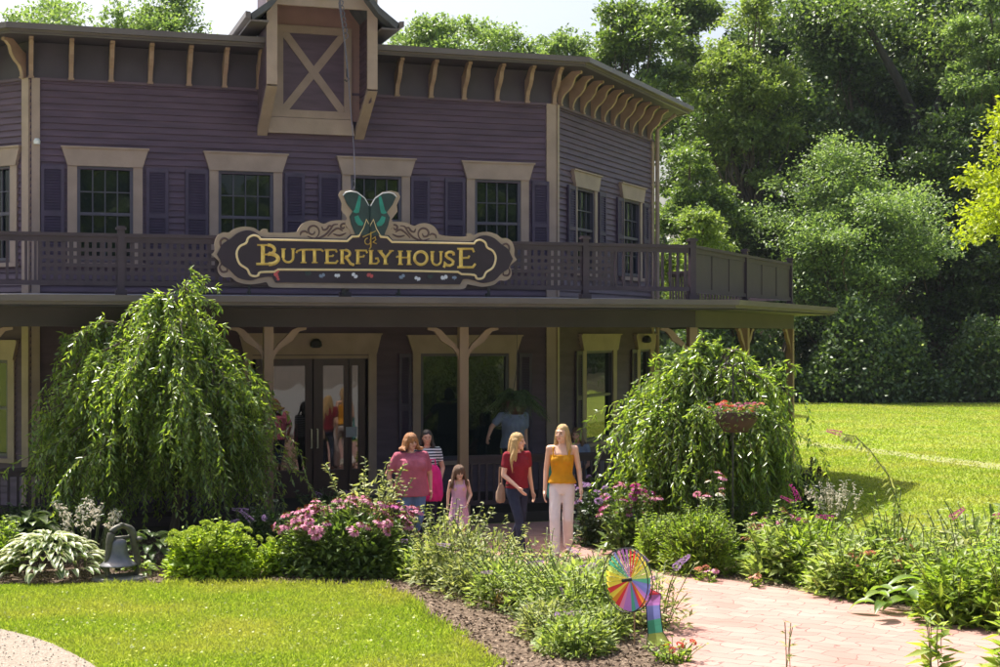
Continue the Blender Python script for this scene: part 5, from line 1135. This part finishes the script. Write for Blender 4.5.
# ------------------------------------------------------------------ pinwheel
pc = Vector(W(634.5, 579, 14.2)); px0, py0 = pc.x, pc.y; root = empty('pinwheel', (px0, py0, 0)); tag(root, 'rainbow fabric garden pinwheel with a windsock tail on a thin pole', 'pinwheel')
RB = [(.80, .06, .08), (.90, .36, .05), (.92, .76, .10), (.66, .80, .20), (.12, .52, .34), (.26, .30, .72), (.58, .25, .68), (.88, .34, .58)]
RM = [leafmat('fabric_%d' % i, tuple(c*.9 for c in col), tuple(min(1, c*1.1) for c in col), .5, .55, .25, (1.05, 1.05, 1.05)) for i, col in enumerate(RB)]
mb = MB(); mb.tube([(px0, py0, 0), (px0, py0, pc.z-.02)], .007, 7); mb.build('pole', mat('fibreglass_pole', (.35, .22, .12), .4), root)
yaw = R(50); Rw = .30; ax = Vector((-math.sin(yaw), -math.cos(yaw), 0)); sx = Vector((math.cos(yaw), -math.sin(yaw), 0)); uz = Vector((0, 0, 1)); hub = Vector((px0, py0, pc.z))-ax*-.06
wc = hub+Vector((-.12, 0, .02)) if False else hub
# wheel disc seen obliquely: each sector a twisted fabric vane
wheel = MB(); ns = 32; tw_c = wc+sx*(-.0)
for i in range(ns):
    a0 = 2*math.pi*i/ns; a1 = 2*math.pi*(i+.92)/ns; wheel.mi = (i*1) % 8 if True else 0
    wheel.mi = [4, 3, 3, 2, 2, 1, 0, 0, 6, 6, 7, 5, 4, 4, 3, 2, 2, 2, 0, 2, 1, 0, 7, 6, 6, 4, 5, 0, 1, 6, 5, 5][i]
    p = lambda a, r, d: wc+sx*math.cos(a)*r+uz*math.sin(a)*r+ax*d
    wheel.add([p(a0, .03, 0), p(a1, .03, 0), p(a1, Rw*.98, .012), p(a0, Rw*.98, .034)], [(0, 1, 2, 3)])
wheel.build('wheel', RM, root, fix=False)
rim = MB()
for d in (.005, .065): rim.tube([wc+sx*math.cos(t)*Rw+uz*math.sin(t)*Rw+ax*d for t in np.linspace(0, 2*math.pi, 49)], .0055, 5, False)
rim.build('rim', M['black'], root)
mb = MB(); mb.tube([wc-ax*.05, wc+ax*.10], .016, 8); mb.build('hub', M['black'], root)
TM = [leafmat('tail_fabric_%d' % i, tuple(c*.55 for c in col), tuple(c*.7 for c in col), .35, .55, .25, (1.05, 1.05, 1.05)) for i, col in enumerate(RB)]
# tail
tl = [(634, 582, 12), (660, 590, 0), (661, 596, 6), (663, 617, 5), (665, 632, 3), (669, 643, 2), (664, 662, 1)]
Lf = [(634, 582), (643, 596), (646, 606), (647, 621), (648, 634), (646, 650), (645, 667)]
Rt = [(636, 583), (661, 594), (660, 605), (661, 618), (663, 632), (670, 643), (662, 655)]
mb = MB(); Zt = py0-.03
for i, mi in zip(range(6), (0, 6, 5, 4, 3, 1)):
    mb.mi = mi; K = 4
    def lrp(A, i_, t): return (A[i_][0]*(1-t)+A[i_+1][0]*t, A[i_][1]*(1-t)+A[i_+1][1]*t)
    for k in range(K):
        for t0, t1 in ((0, .5), (.5, 1)):
            q = []
            for (i_, tt, s_) in ((i, k/K, t0), (i, k/K, t1), (i, (k+1)/K, t1), (i, (k+1)/K, t0)):
                l_ = lrp(Lf, i_, tt); r__ = lrp(Rt, i_, tt); x = l_[0]*(1-s_)+r__[0]*s_; y = l_[1]*(1-s_)+r__[1]*s_
                q.append(W(x, y, Zt-.05*math.sin(math.pi*s_)-.02*math.sin((i_+tt)*1.7)))
            mb.add(q, [(0, 1, 2, 3)])
mb.build('tail', TM, root, fix=False)
mb = MB()
for A in (Lf, Rt): mb.tube([W(x, y, Zt-.02*math.sin(i*1.7)) for i, (x, y) in enumerate(A)], .005, 5, False)
mb.build('tail_binding', M['black'], root)

# ------------------------------------------------------------------ people
M['skin'] = mat('skin', (.74, .44, .31), .4, .06, 6); M['skin2'] = mat('skin_tanned', (.62, .33, .23), .4, .06, 6)
M['hair_blond'] = mat('hair_blond', (.56, .35, .14), .5, .35, 30, bump=.8, bscale=70, stretch=(3, 3, .5)); M['hair_red'] = mat('hair_reddish', (.40, .17, .06), .5, .35, 30, bump=.8, bscale=70, stretch=(3, 3, .5))
M['hair_brown'] = mat('hair_brown', (.17, .09, .05), .5, .35, 30, bump=.8, bscale=70, stretch=(3, 3, .5)); M['hair_dark'] = mat('hair_dark', (.03, .02, .016), .5, .3, 30)
M['lips'] = mat('lips', (.45, .13, .12), .5); M['eye'] = mat('eye_dark', (.10, .06, .05), .3)
M['sole'] = mat('sandal', (.20, .10, .06), .6)
def cloth(n, c, v=.12): M[n] = mat(n, c, .85, v, 9, bump=.5, bscale=14, spec=.2)
cloth('mustard_top', (.62, .27, .012)); cloth('white_trousers', (.80, .70, .68), .06); cloth('red_shirt', (.22, .016, .028)); cloth('dark_jeans', (.030, .036, .065), .25); cloth('blue_jeans', (.12, .20, .40), .2)
cloth('pink_tee', (.42, .11, .16)); cloth('pink_dress', (.72, .40, .55), .08); cloth('grey_blue_shirt', (.20, .23, .30)); cloth('pink_bag', (.68, .03, .22)); cloth('beige_bag', (.40, .27, .19)); cloth('teal_bag', (.02, .20, .18)); cloth('belt', (.06, .025, .015)); cloth('dark_cloth', (.03, .03, .05))
def stripes():
    m, nt = nodes('striped_shirt'); out = N(nt, 'ShaderNodeOutputMaterial'); p = N(nt, 'ShaderNodeBsdfPrincipled'); p.inputs['Roughness'].default_value = .85
    tc = N(nt, 'ShaderNodeTexCoord'); wv = N(nt, 'ShaderNodeTexWave'); wv.bands_direction = 'Z'; wv.inputs['Scale'].default_value = 7.5; wv.inputs['Distortion'].default_value = .6; wv.inputs['Detail Scale'].default_value = .6
    lnk(nt, tc.outputs['Object'], wv.inputs['Vector']); lnk(nt, ramp(nt, wv.outputs['Fac'], [(.50, (.02, .022, .04)), (.55, (.7, .7, .72))]), p.inputs['Base Color']); lnk(nt, p.outputs[0], out.inputs[0]); return m
M['striped'] = stripes()
class Blob:
    """union of tapered capsules / ellipsoids, fused by voxel remesh into one skin"""
    def __init__(s): s.bm = bmesh.new()
    def ell(s, c, r, rot=None, seg=14):
        m = Matrix.Translation(Vector(c)) @ (rot.to_4x4() if rot else Matrix.Identity(4)) @ Matrix.Diagonal((*r, 1))
        bmesh.ops.create_uvsphere(s.bm, u_segments=seg, v_segments=max(6, seg//2+2), radius=1, matrix=m); return s
    def cap(s, a, b, r0, r1, seg=12, flat=1.0):
        a = Vector(a); b = Vector(b); d = b-a; L_ = d.length
        if L_ < 1e-5: return s.ell(a, (r0, r0, r0))
        q = d.to_track_quat('Z', 'Y').to_matrix().to_4x4()
        bmesh.ops.create_cone(s.bm, cap_ends=True, segments=seg, radius1=r0, radius2=r1, depth=L_, matrix=Matrix.Translation((a+b)/2) @ q)
        s.ell(a, (r0,)*3, seg=seg); s.ell(b, (r1,)*3, seg=seg); return s
    def loft(s, rings, seg=20):      # rings: (cx, cy, z, rx, ry)
        b = []
        for cx, cy, z, rx, ry in rings: b.append([s.bm.verts.new((cx+rx*math.cos(2*math.pi*k/seg), cy+ry*math.sin(2*math.pi*k/seg), z)) for k in range(seg)])
        for i in range(len(b)-1):
            for k in range(seg): s.bm.faces.new((b[i][k], b[i][(k+1) % seg], b[i+1][(k+1) % seg], b[i+1][k]))
        s.bm.faces.new(b[0][::-1]); s.bm.faces.new(b[-1]); return s
    def done(s, name, m, parent, vox=.009, sm=3, noise=0, loc=(0, 0, 0)):
        me = bpy.data.meshes.new(name); bmesh.ops.recalc_face_normals(s.bm, faces=s.bm.faces); s.bm.to_mesh(me); s.bm.free()
        o = bpy.data.objects.new(name, me); COL.objects.link(o)
        md = o.modifiers.new('r', 'REMESH'); md.mode = 'VOXEL'; md.voxel_size = vox
        ms = o.modifiers.new('s', 'SMOOTH'); ms.factor = .5; ms.iterations = sm
        dg = bpy.context.evaluated_depsgraph_get(); dg.update(); m2 = bpy.data.meshes.new_from_object(o.evaluated_get(dg)); o.modifiers.clear(); o.data = m2; bpy.data.meshes.remove(me); m2.name = name
        if noise:
            co_ = np.empty(len(m2.vertices)*3, np.float32); m2.vertices.foreach_get('co', co_); co_ = co_.reshape(-1, 3)
            n_ = np.sin(co_[:, 0]*70+co_[:, 2]*9)*np.sin(co_[:, 1]*80+co_[:, 2]*5); co_ += (nrm(co_-co_.mean(0))*(n_*noise)[:, None]).astype(np.float32); m2.vertices.foreach_set('co', co_.ravel())
        m2.materials.clear(); m2.materials.append(m); m2.polygons.foreach_set('use_smooth', [True]*len(m2.polygons)); o.parent = parent; return o
def person(label, pos, H_, yaw, J, skin='skin', hair=None, top=None, bottom=None, build=1.0, head_turn=0, group=None, female=True, z0=0, child=False, extra=None, shoe='sole'):
    """J: joint overrides at 1.70 m height, body frame: x to the person's left, -y forward"""
    root = empty('person', (pos[0], pos[1], z0), yaw); tag(root, label, 'person', group); root.scale = (H_/1.7,)*3
    j = dict(pel=(0, 0, .93), wst=(0, -.005, 1.08), che=(0, -.01, 1.27), nek=(0, .01, 1.43), hed=(0, -.01, 1.575),
             shL=(.165, 0, 1.385), elL=(.215, .02, 1.11), wrL=(.22, -.04, .88), shR=(-.165, 0, 1.385), elR=(-.215, .02, 1.11), wrR=(-.22, -.04, .88),
             hpL=(.085, 0, .90), knL=(.09, -.03, .50), anL=(.09, .02, .09), hpR=(-.085, 0, .90), knR=(-.09, -.03, .50), anR=(-.09, .02, .09))
    j.update(J); j = {k: Vector(v) for k, v in j.items()}; b = build; s = Blob()
    # torso
    s.loft([(j['pel'].x, j['pel'].y+.01, .84, .13*b, .10*b), (j['pel'].x, j['pel'].y+.01, .92, .165*b, .115*b), (j['wst'].x, j['wst'].y, 1.08, .125*b, .095*b), (j['che'].x, j['che'].y, 1.22, .145*b, .105*b), (j['che'].x, j['che'].y, 1.33, .155*b, .10*b), (j['nek'].x, j['nek'].y, 1.40, .12, .07), (j['nek'].x, j['nek'].y, 1.435, .06, .055)])
    if female:
        for q in (-1, 1): s.ell((j['che'].x+q*.068*b, j['che'].y-.075*b, 1.245), (.062*b, .055*b, .062*b))
    s.cap(j['nek']-Vector((0, 0, .04)), j['nek']+Vector((0, -.005, .08)), .052, .047)
    for q in 'LR':
        s.cap(j['nek']+Vector((0, 0, -.035)), j['sh'+q], .05, .05*b**.5)
        s.cap(j['sh'+q], j['el'+q], .047*b**.7, .036*b**.7); s.cap(j['el'+q], j['wr'+q], .036*b**.6, .024)
        s.cap(j['hp'+q], j['kn'+q], .082*b, .052*b**.6); s.cap(j['kn'+q], j['an'+q], .052*b**.6, .034)
        # foot
        an = j['an'+q]; s.cap(an+Vector((0, .02, -.045)), an+Vector((0, -.13, -.062)), .034, .024); s.cap(an, an+Vector((0, .02, -.045)), .034, .034)
        # hand: palm, four unequal fingers, side thumb
        wr = j['wr'+q]; d = (wr-j['el'+q]).normalized(); d = (d+Vector((0, -.15, -.25))).normalized(); sd = Vector((0, 1, 0)).cross(d)
        if sd.length < .1: sd = Vector((1, 0, 0))
        sd.normalize(); fwd = sd.cross(d).normalized()      # palm spans forward/back
        if fwd.y > 0: fwd = -fwd
        inn = Vector((-1 if q == 'L' else 1, 0, 0)); pm = wr+d*.055; s.cap(wr, wr+d*.04, .024, .026); 
        rot = Matrix((fwd, d, fwd.cross(d))).transposed(); s.ell(pm, (.042, .045, .017), rot)
        for k, ln in enumerate((.068, .078, .073, .056)):
            f0 = pm+d*.035+fwd*(.028-.0185*k); f1 = f0+d*ln*.5+inn*.006; f2 = f1+d*ln*.38+inn*.022; s.cap(f0, f1, .0095, .0088, 8); s.cap(f1, f2, .0088, .0075, 8)
        t0 = pm-d*.02+fwd*.030; t1 = t0+fwd*.028+d*.03; s.cap(t0, t1, .012, .010, 8); s.cap(t1, t1+d*.03+inn*.01, .010, .008, 8)
    # head with face
    hd = j['hed']; hr = Matrix.Rotation(head_turn, 3, 'Z'); hs = 1.18 if child else 1.0
    def hp(x, y, z): return hd+(hr @ Vector((x, y, z)))*hs
    s.ell(hp(0, .012, .02), (.076*hs, .094*hs, .098*hs), hr); s.ell(hp(0, -.022, -.045), (.056*hs, .062*hs, .062*hs), hr); s.ell(hp(0, -.055, -.088), (.026*hs, .024*hs, .020*hs))
    s.cap(hp(0, -.084, .018), hp(0, -.102, -.022), .009*hs, .014*hs, 8); s.ell(hp(0, -.074, .036), (.050*hs, .014*hs, .012*hs), hr)
    for q in (-1, 1): s.ell(hp(q*.036, -.064, -.022), (.022*hs, .018*hs, .018*hs)); s.ell(hp(q*.078, .01, -.005), (.010*hs, .020*hs, .030*hs), hr)
    s.cap(j['nek']+Vector((0, 0, .04)), hp(0, .0, -.05), .047, .046)
    body = s.done('body', M[skin], root, .0075 if not child else .008, 2)
    e = MB()
    for q in (-1, 1): e = MB(); e.lathe([(0, -.007), (.009, -.004), (.011, 0), (.009, .004), (0, .007)], tuple(hp(q*.031, -.079, .010)), 10); e.build('eye', M['eye'], None, True).parent = root
    e = MB(); e.tube([tuple(hp(x, y, -.055-abs(x)*-.1)) for x, y in ((-.024, -.078), (-.012, -.086), (0, -.089), (.012, -.086), (.024, -.078))], [.003, .006, .006, .006, .003], 6); e.build('mouth', M['lips'], None, True).parent = root
    if top: top(j, root, b, hp)
    if bottom: bottom(j, root, b, hp)
    if hair: hair(j, root, b, hp, hr, hs)
    for q in 'LR':
        an = j['an'+q]; f = Blob(); f.cap(an+Vector((0, .025, -.062)), an+Vector((0, -.13, -.07)), .042, .036); f.done('shoe', M[shoe], root, .012, 1)
    return root
def t_shirt(mn, sleeve=.55, hem=.88, loose=1.0, neck=True):
    def f(j, root, b, hp):
        s = Blob(); l = loose
        s.loft([(j['pel'].x, j['pel'].y, hem, .165*b*l+.012, .125*b*l+.012), (j['wst'].x, j['wst'].y, 1.07, .137*b*l+.012, .11*b*l+.012), (j['che'].x, j['che'].y-.01, 1.23, .158*b+.012, .125*b+.012), (j['che'].x, j['che'].y, 1.33, .16*b+.012, .112*b+.010), (j['nek'].x, j['nek'].y, 1.395, .125*b**.5, .078), (j['nek'].x, j['nek'].y, 1.425, .085, .07)])
        for q in (-1, 1): s.ell((j['che'].x+q*.068*b, j['che'].y-.085*b, 1.24), (.068*b, .058*b, .066*b))
        for q in 'LR':
            e = j['sh'+q].lerp(j['el'+q], sleeve); s.cap(j['nek']+Vector((0, 0, -.045)), j['sh'+q], .055, .060*b**.5); s.cap(j['sh'+q], e, .060*b**.7, .056*b**.8)
        s.done('shirt', M[mn], root, .012, 2, .004)
    return f
def trousers(mn, flare=1.0, cut=1.0):
    def f(j, root, b, hp):
        s = Blob(); s.loft([(j['pel'].x, j['pel'].y+.01, .82, .12*b, .11*b), (j['pel'].x, j['pel'].y+.01, .90, .172*b, .128*b), (j['pel'].x, j['pel'].y, .98, .155*b, .115*b), (j['pel'].x, j['pel'].y, 1.03, .14*b, .108*b)])
        for q in 'LR':
            s.cap(j['hp'+q], j['kn'+q], .092*b, .064*b**.6*flare)
            e = j['kn'+q].lerp(j['an'+q], cut); s.cap(j['kn'+q], e+Vector((0, 0, .01)), .064*b**.6*flare, .052*flare)
        s.done('trousers', M[mn], root, .011, 2, .003)
    return f
def long_hair(mn, length=.30, vol=1.0, front=True, tied=False):
    def f(j, root, b, hp, hr, hs):
        s = Blob(); s.ell(hp(0, .022, .042), (.088*hs*vol, .104*hs*vol, .094*hs*vol), hr)
        rr = np.random.default_rng(int(length*1000))
        for k in range(30 if not tied else 10):
            a = R(rr.uniform(-25, 205)) if front else R(rr.uniform(0, 180)); x, y = math.cos(a), math.sin(a)
            p0 = hp(x*.076*vol, .02+y*.085*vol, .03); p1 = hp(x*.092*vol, .025+y*.10*vol, -.07); ln = length*rr.uniform(.75, 1.05)
            p2 = p1+Vector((x*.03+rr.normal()*.02, y*.03-.01, -ln*.5)); p3 = p2+Vector((rr.normal()*.02, rr.normal()*.02-.01, -ln*.5))
            s.cap(p0, p1, .026*vol, .024*vol, 8); s.cap(p1, p2, .024*vol, .019*vol, 8); s.cap(p2, p3, .019*vol, .007, 8)
        s.done('hair', M[mn], root, .009, 1, .003)
    return f
def top_mustard(j, root, b, hp):
    s = Blob(); s.loft([(0, 0, .955, .19, .135), (0, 0, .99, .178, .128), (0, 0, 1.06, .138, .108), (0, 0, 1.09, .134, .106), (0, -.005, 1.2, .15, .115), (0, -.005, 1.30, .158, .112), (0, -.005, 1.315, .156, .11)])
    for q in (-1, 1): s.ell((q*.068, -.085, 1.245), (.066, .055, .060))
    s.done('top', M['mustard_top'], root, .011, 1, .003)
    m_ = MB()
    for q in (-1, 1): m_.tube([(q*.10, -.105, 1.30), (q*.105, -.07, 1.40), (q*.10, .02, 1.425), (q*.10, .09, 1.33)], .009, 6)
    m_.build('strap', M['mustard_top'], None).parent = root
def peplum(j, root, b, hp): pass
def belt(j, root, b, hp):
    s = MB(); s.lathe([(.163, 0), (.171, 0), (.171, .035), (.163, .035)], (j['pel'].x, j['pel'].y+.005, .955), 26, 1, .76); s.build('belt', M['belt'], None).parent = root
def dress(j, root, b, hp):
    s = Blob(); s.loft([(0, 0, .50, .235, .20), (0, 0, .70, .205, .17), (0, 0, .95, .165, .13), (0, 0, 1.08, .145, .115), (0, -.01, 1.22, .160, .130), (0, -.01, 1.30, .158, .128), (0, 0, 1.34, .14, .10)])
    s.done('dress', M['pink_dress'], root, .012, 2, .006)
    m_ = MB()
    for q in (-1, 1): m_.tube([(q*.09, -.10, 1.29), (q*.10, -.05, 1.42), (q*.10, .04, 1.42), (q*.09, .09, 1.3)], .014, 6)
    m_.build('strap', M['pink_dress'], None).parent = root
# woman in white trousers (head py 425, feet py 557)
def at(px, py): return GB(px, CAMZ*F/(py-CY))
PA = at(562, 558)
person('slim woman in mustard strap top and white trousers walking towards the viewer', PA, 1.76, R(-8),
       dict(shR=(-.16, 0, 1.385), elR=(-.205, .03, 1.11), wrR=(-.215, -.03, .86), elL=(.215, .03, 1.11), wrL=(.25, -.10, .89), anR=(-.07, -.16, .09), knR=(-.08, -.12, .50), anL=(.06, .22, .14), knL=(.075, -.02, .50)),
       'skin', long_hair('hair_blond', .30, .92, tied=True), top_mustard, trousers('white_trousers', 1.18), .90, R(-22))
# woman in red
PB = at(517, 554)
def bottomB(j, root, b, hp): trousers('dark_jeans', 1.0)(j, root, b, hp); belt(j, root, b, hp)
person('blond woman in dark red shirt and dark jeans turning her head to her companion', PB, 1.62, R(28),
       dict(elR=(-.225, -.02, 1.12), wrR=(-.12, -.25, .96), elL=(.225, .05, 1.12), wrL=(.25, .0, .87), anR=(-.06, -.26, .09), knR=(-.08, -.20, .52), anL=(.07, .26, .15), knL=(.085, .02, .50), hed=(.01, -.02, 1.575)),
       'skin', long_hair('hair_blond', .34, 1.02), t_shirt('red_shirt', .5, .93), bottomB, 1.0, R(38))
# girl
PC = GB(459, 20.45)
person('small girl in a pale pink sleeveless dress walking with lowered head', PC, 1.14, R(6),
       dict(elR=(-.22, .0, 1.13), wrR=(-.235, -.04, .90), elL=(.24, -.02, 1.12), wrL=(.16, -.22, .98), hed=(0, -.05, 1.56), anR=(-.07, -.12, .09), anL=(.07, .12, .09)),
       'skin', long_hair('hair_brown', .24, 1.18), dress, None, .95, R(10), child=True)
# woman in pink tee
PE_ = GB(411, 20.4)
person('stout woman with reddish hair in a dusty pink T-shirt and blue jeans', PE_, 1.585, R(22),
       dict(elR=(-.33, .06, 1.12), wrR=(-.30, -.05, .92), elL=(.30, .04, 1.10), wrL=(.29, -.04, .88), shR=(-.20, 0, 1.37), shL=(.20, 0, 1.37), anR=(-.10, -.1, .09), anL=(.10, .1, .09), hpL=(.11, 0, .9), hpR=(-.11, 0, .9)),
       'skin2', long_hair('hair_red', .05, 1.14), t_shirt('pink_tee', .6, .80, 1.12), trousers('blue_jeans', 1.25, .45), 1.42, R(10))
# striped
PS = GB(427, 21.3)
person('dark haired person in a navy and white striped shirt behind the stout woman', PS, 1.585, R(-5),
       dict(elR=(-.22, .03, 1.12), wrR=(-.2, -.08, .92), elL=(.24, .02, 1.12), wrL=(.22, -.12, .93)),
       'skin2', long_hair('hair_dark', .12, .95), t_shirt('striped', .5, .90), trousers('dark_cloth', 1.0), 1.0, R(15))
# man on porch
PM = GB(513, 24.7)
person('man in a grey blue shirt standing on the porch behind the hanging fern', PM, 1.76, R(20),
       dict(elR=(-.36, .0, 1.22), wrR=(-.46, -.12, 1.08), shL=(.2, 0, 1.39), shR=(-.2, 0, 1.39)),
       'skin2', long_hair('hair_dark', .02, .95, False), t_shirt('grey_blue_shirt', .6, .88, 1.1), trousers('dark_cloth', 1.0), 1.15, 0, female=False, z0=.155)
# seated person far back
PQ = GB(577, 24.4)
person('brown haired person sitting in porch shade behind the slim woman', PQ, 1.68, R(-20),
       dict(pel=(0, 0, .93), knL=(.11, -.42, .93), anL=(.11, -.44, .52), knR=(-.11, -.42, .93), anR=(-.11, -.44, .52), wrL=(.15, -.25, 1.02), wrR=(-.15, -.25, 1.02), elL=(.22, -.04, 1.12), elR=(-.22, -.04, 1.12)),
       'skin2', long_hair('hair_brown', .12, 1.0), t_shirt('grey_blue_shirt', .6, .88), None, 1.0, 0, z0=.155-.42)
bn = empty('porch_chair', (PQ[0], PQ[1], .155), R(-20)); tag(bn, 'dark chair in the porch shade under the seated person', 'chair')
mb = MB(); mb.box(-.24, .24, -.28, .22, .36, .40); mb.build('seat', M['rail'], None).parent = bn
mb = MB(); mb.box(-.24, .24, .20, .23, .40, .85); mb.build('backrest', M['rail'], None).parent = bn
for lx in (-.21, .21):
    for ly in (-.25, .20): mb = MB(); mb.box(lx-.02, lx+.02, ly-.02, ly+.02, 0, .36); mb.build('leg', M['rail'], None).parent = bn
# bags
def bag(name, label, c, size, mn, strap, seed=0):
    root = empty(name, tuple(c)); tag(root, label, 'bag'); s = Blob(); w_, d_, h_ = size
    s.loft([(0, 0, -h_/2, w_*.42, d_*.4), (0, 0, -h_*.35, w_*.5, d_*.5), (0, 0, 0, w_*.47, d_*.46), (.01, 0, h_*.3, w_*.36, d_*.3), (0, 0, h_*.5, w_*.20, d_*.14)]); s.done('body', M[mn], root, .012, 2, .008)
    m_ = MB(); m_.tube([(-w_*.14, 0, h_*.45), (-w_*.1, 0, h_*.5+strap), (w_*.1, 0, h_*.5+strap), (w_*.14, 0, h_*.45)], .010, 6); m_.build('handle', M[mn], None).parent = root
bag('shopping_bag', 'large bright pink bag held by the person in the striped shirt', W(433, 483, 20.9), (.29, .18, .50), 'pink_bag', .08)
bag('handbag', 'small beige handbag at the hip of the red shirt woman', W(500.5, 493, 20.25), (.13, .10, .26), 'beige_bag', .22)
bag('handbag', 'small teal bag beside the slim woman in white trousers', W(550.5, 489, 20.35), (.09, .08, .26), 'teal_bag', .18)
pp_ = MB(); c_ = Vector(W(464.5, 487, 18.35+2.45)); c_ = Vector((PC[0]+.07, PC[1]-.17, .60))
pp_.prism([(-.06, -.02), (.05, -.03), (.06, .02), (-.05, .03)], lambda a, b, d: (c_.x+a, c_.y+b, c_.z+d+a*.2), 0, .006); tag(pp_.build('paper', M['white'], None, loc=tuple(c_)), 'small white folded paper in the hand of the girl', 'paper')

# ------------------------------------------------------------------ what the window glass mirrors: a pale barn and trees beyond the added grey bounce ground
bn = empty('barn', (25, -24, 0)); tag(bn, 'pale boarded building opposite, seen only mirrored in the porch door glass', 'building')
mb = MB(); mb.hexa([(16, -20, 0), (34, -30, 0), (37, -36, 0), (19, -36, 0), (16, -20, 5.5), (34, -30, 5.5), (37, -36, 5.5), (19, -36, 5.5)]); mb.build('wall', mat('pale_boards', (.5, .42, .36), .7, .15, 2), bn)
mb = MB(); mb.hexa([(15.5, -19.4, 2.6), (34.5, -30, 2.6), (34.5, -30.2, 2.6), (15.5, -19.7, 2.6), (15.5, -19.4, 3.1), (34.5, -30, 3.1), (34.5, -30.2, 3.1), (15.5, -19.7, 3.1)]); mb.build('awning', mat('red_awning', (.5, .12, .1), .7), bn)
for i, (x, y) in enumerate(((8, -28), (22, -46), (38, -40), (48, -28), (0, -34), (30, -50), (60, -24), (14, -38), (36, -21), (42, -35), (42, 58), (52, 66), (62, 60))):
    tree('far_bank_tree', 'tree behind the viewer, seen only mirrored in the window glass', 0, 1, 17+i % 3, 1.5, 6.5, 'mid', 8000, .6, 22, group='trees mirrored in the windows', seed=80+i).location = (x, y, 0)

# ------------------------------------------------------------------ thin summer air
m = bpy.data.materials.new('haze'); m.use_nodes = True; nt = m.node_tree; nt.nodes.clear(); out = nt.nodes.new('ShaderNodeOutputMaterial')
pv = nt.nodes.new('ShaderNodeVolumePrincipled'); pv.inputs['Density'].default_value = HAZE; pv.inputs['Color'].default_value = (.80, .88, 1, 1); pv.inputs['Anisotropy'].default_value = .2
nt.links.new(pv.outputs[0], out.inputs['Volume'])
mb = MB(); mb.box(-80, 90, -75, 110, -1, 26); tag(mb.build('haze', m), 'thin pale summer haze between the viewer and the wood', 'haze', kind='stuff')
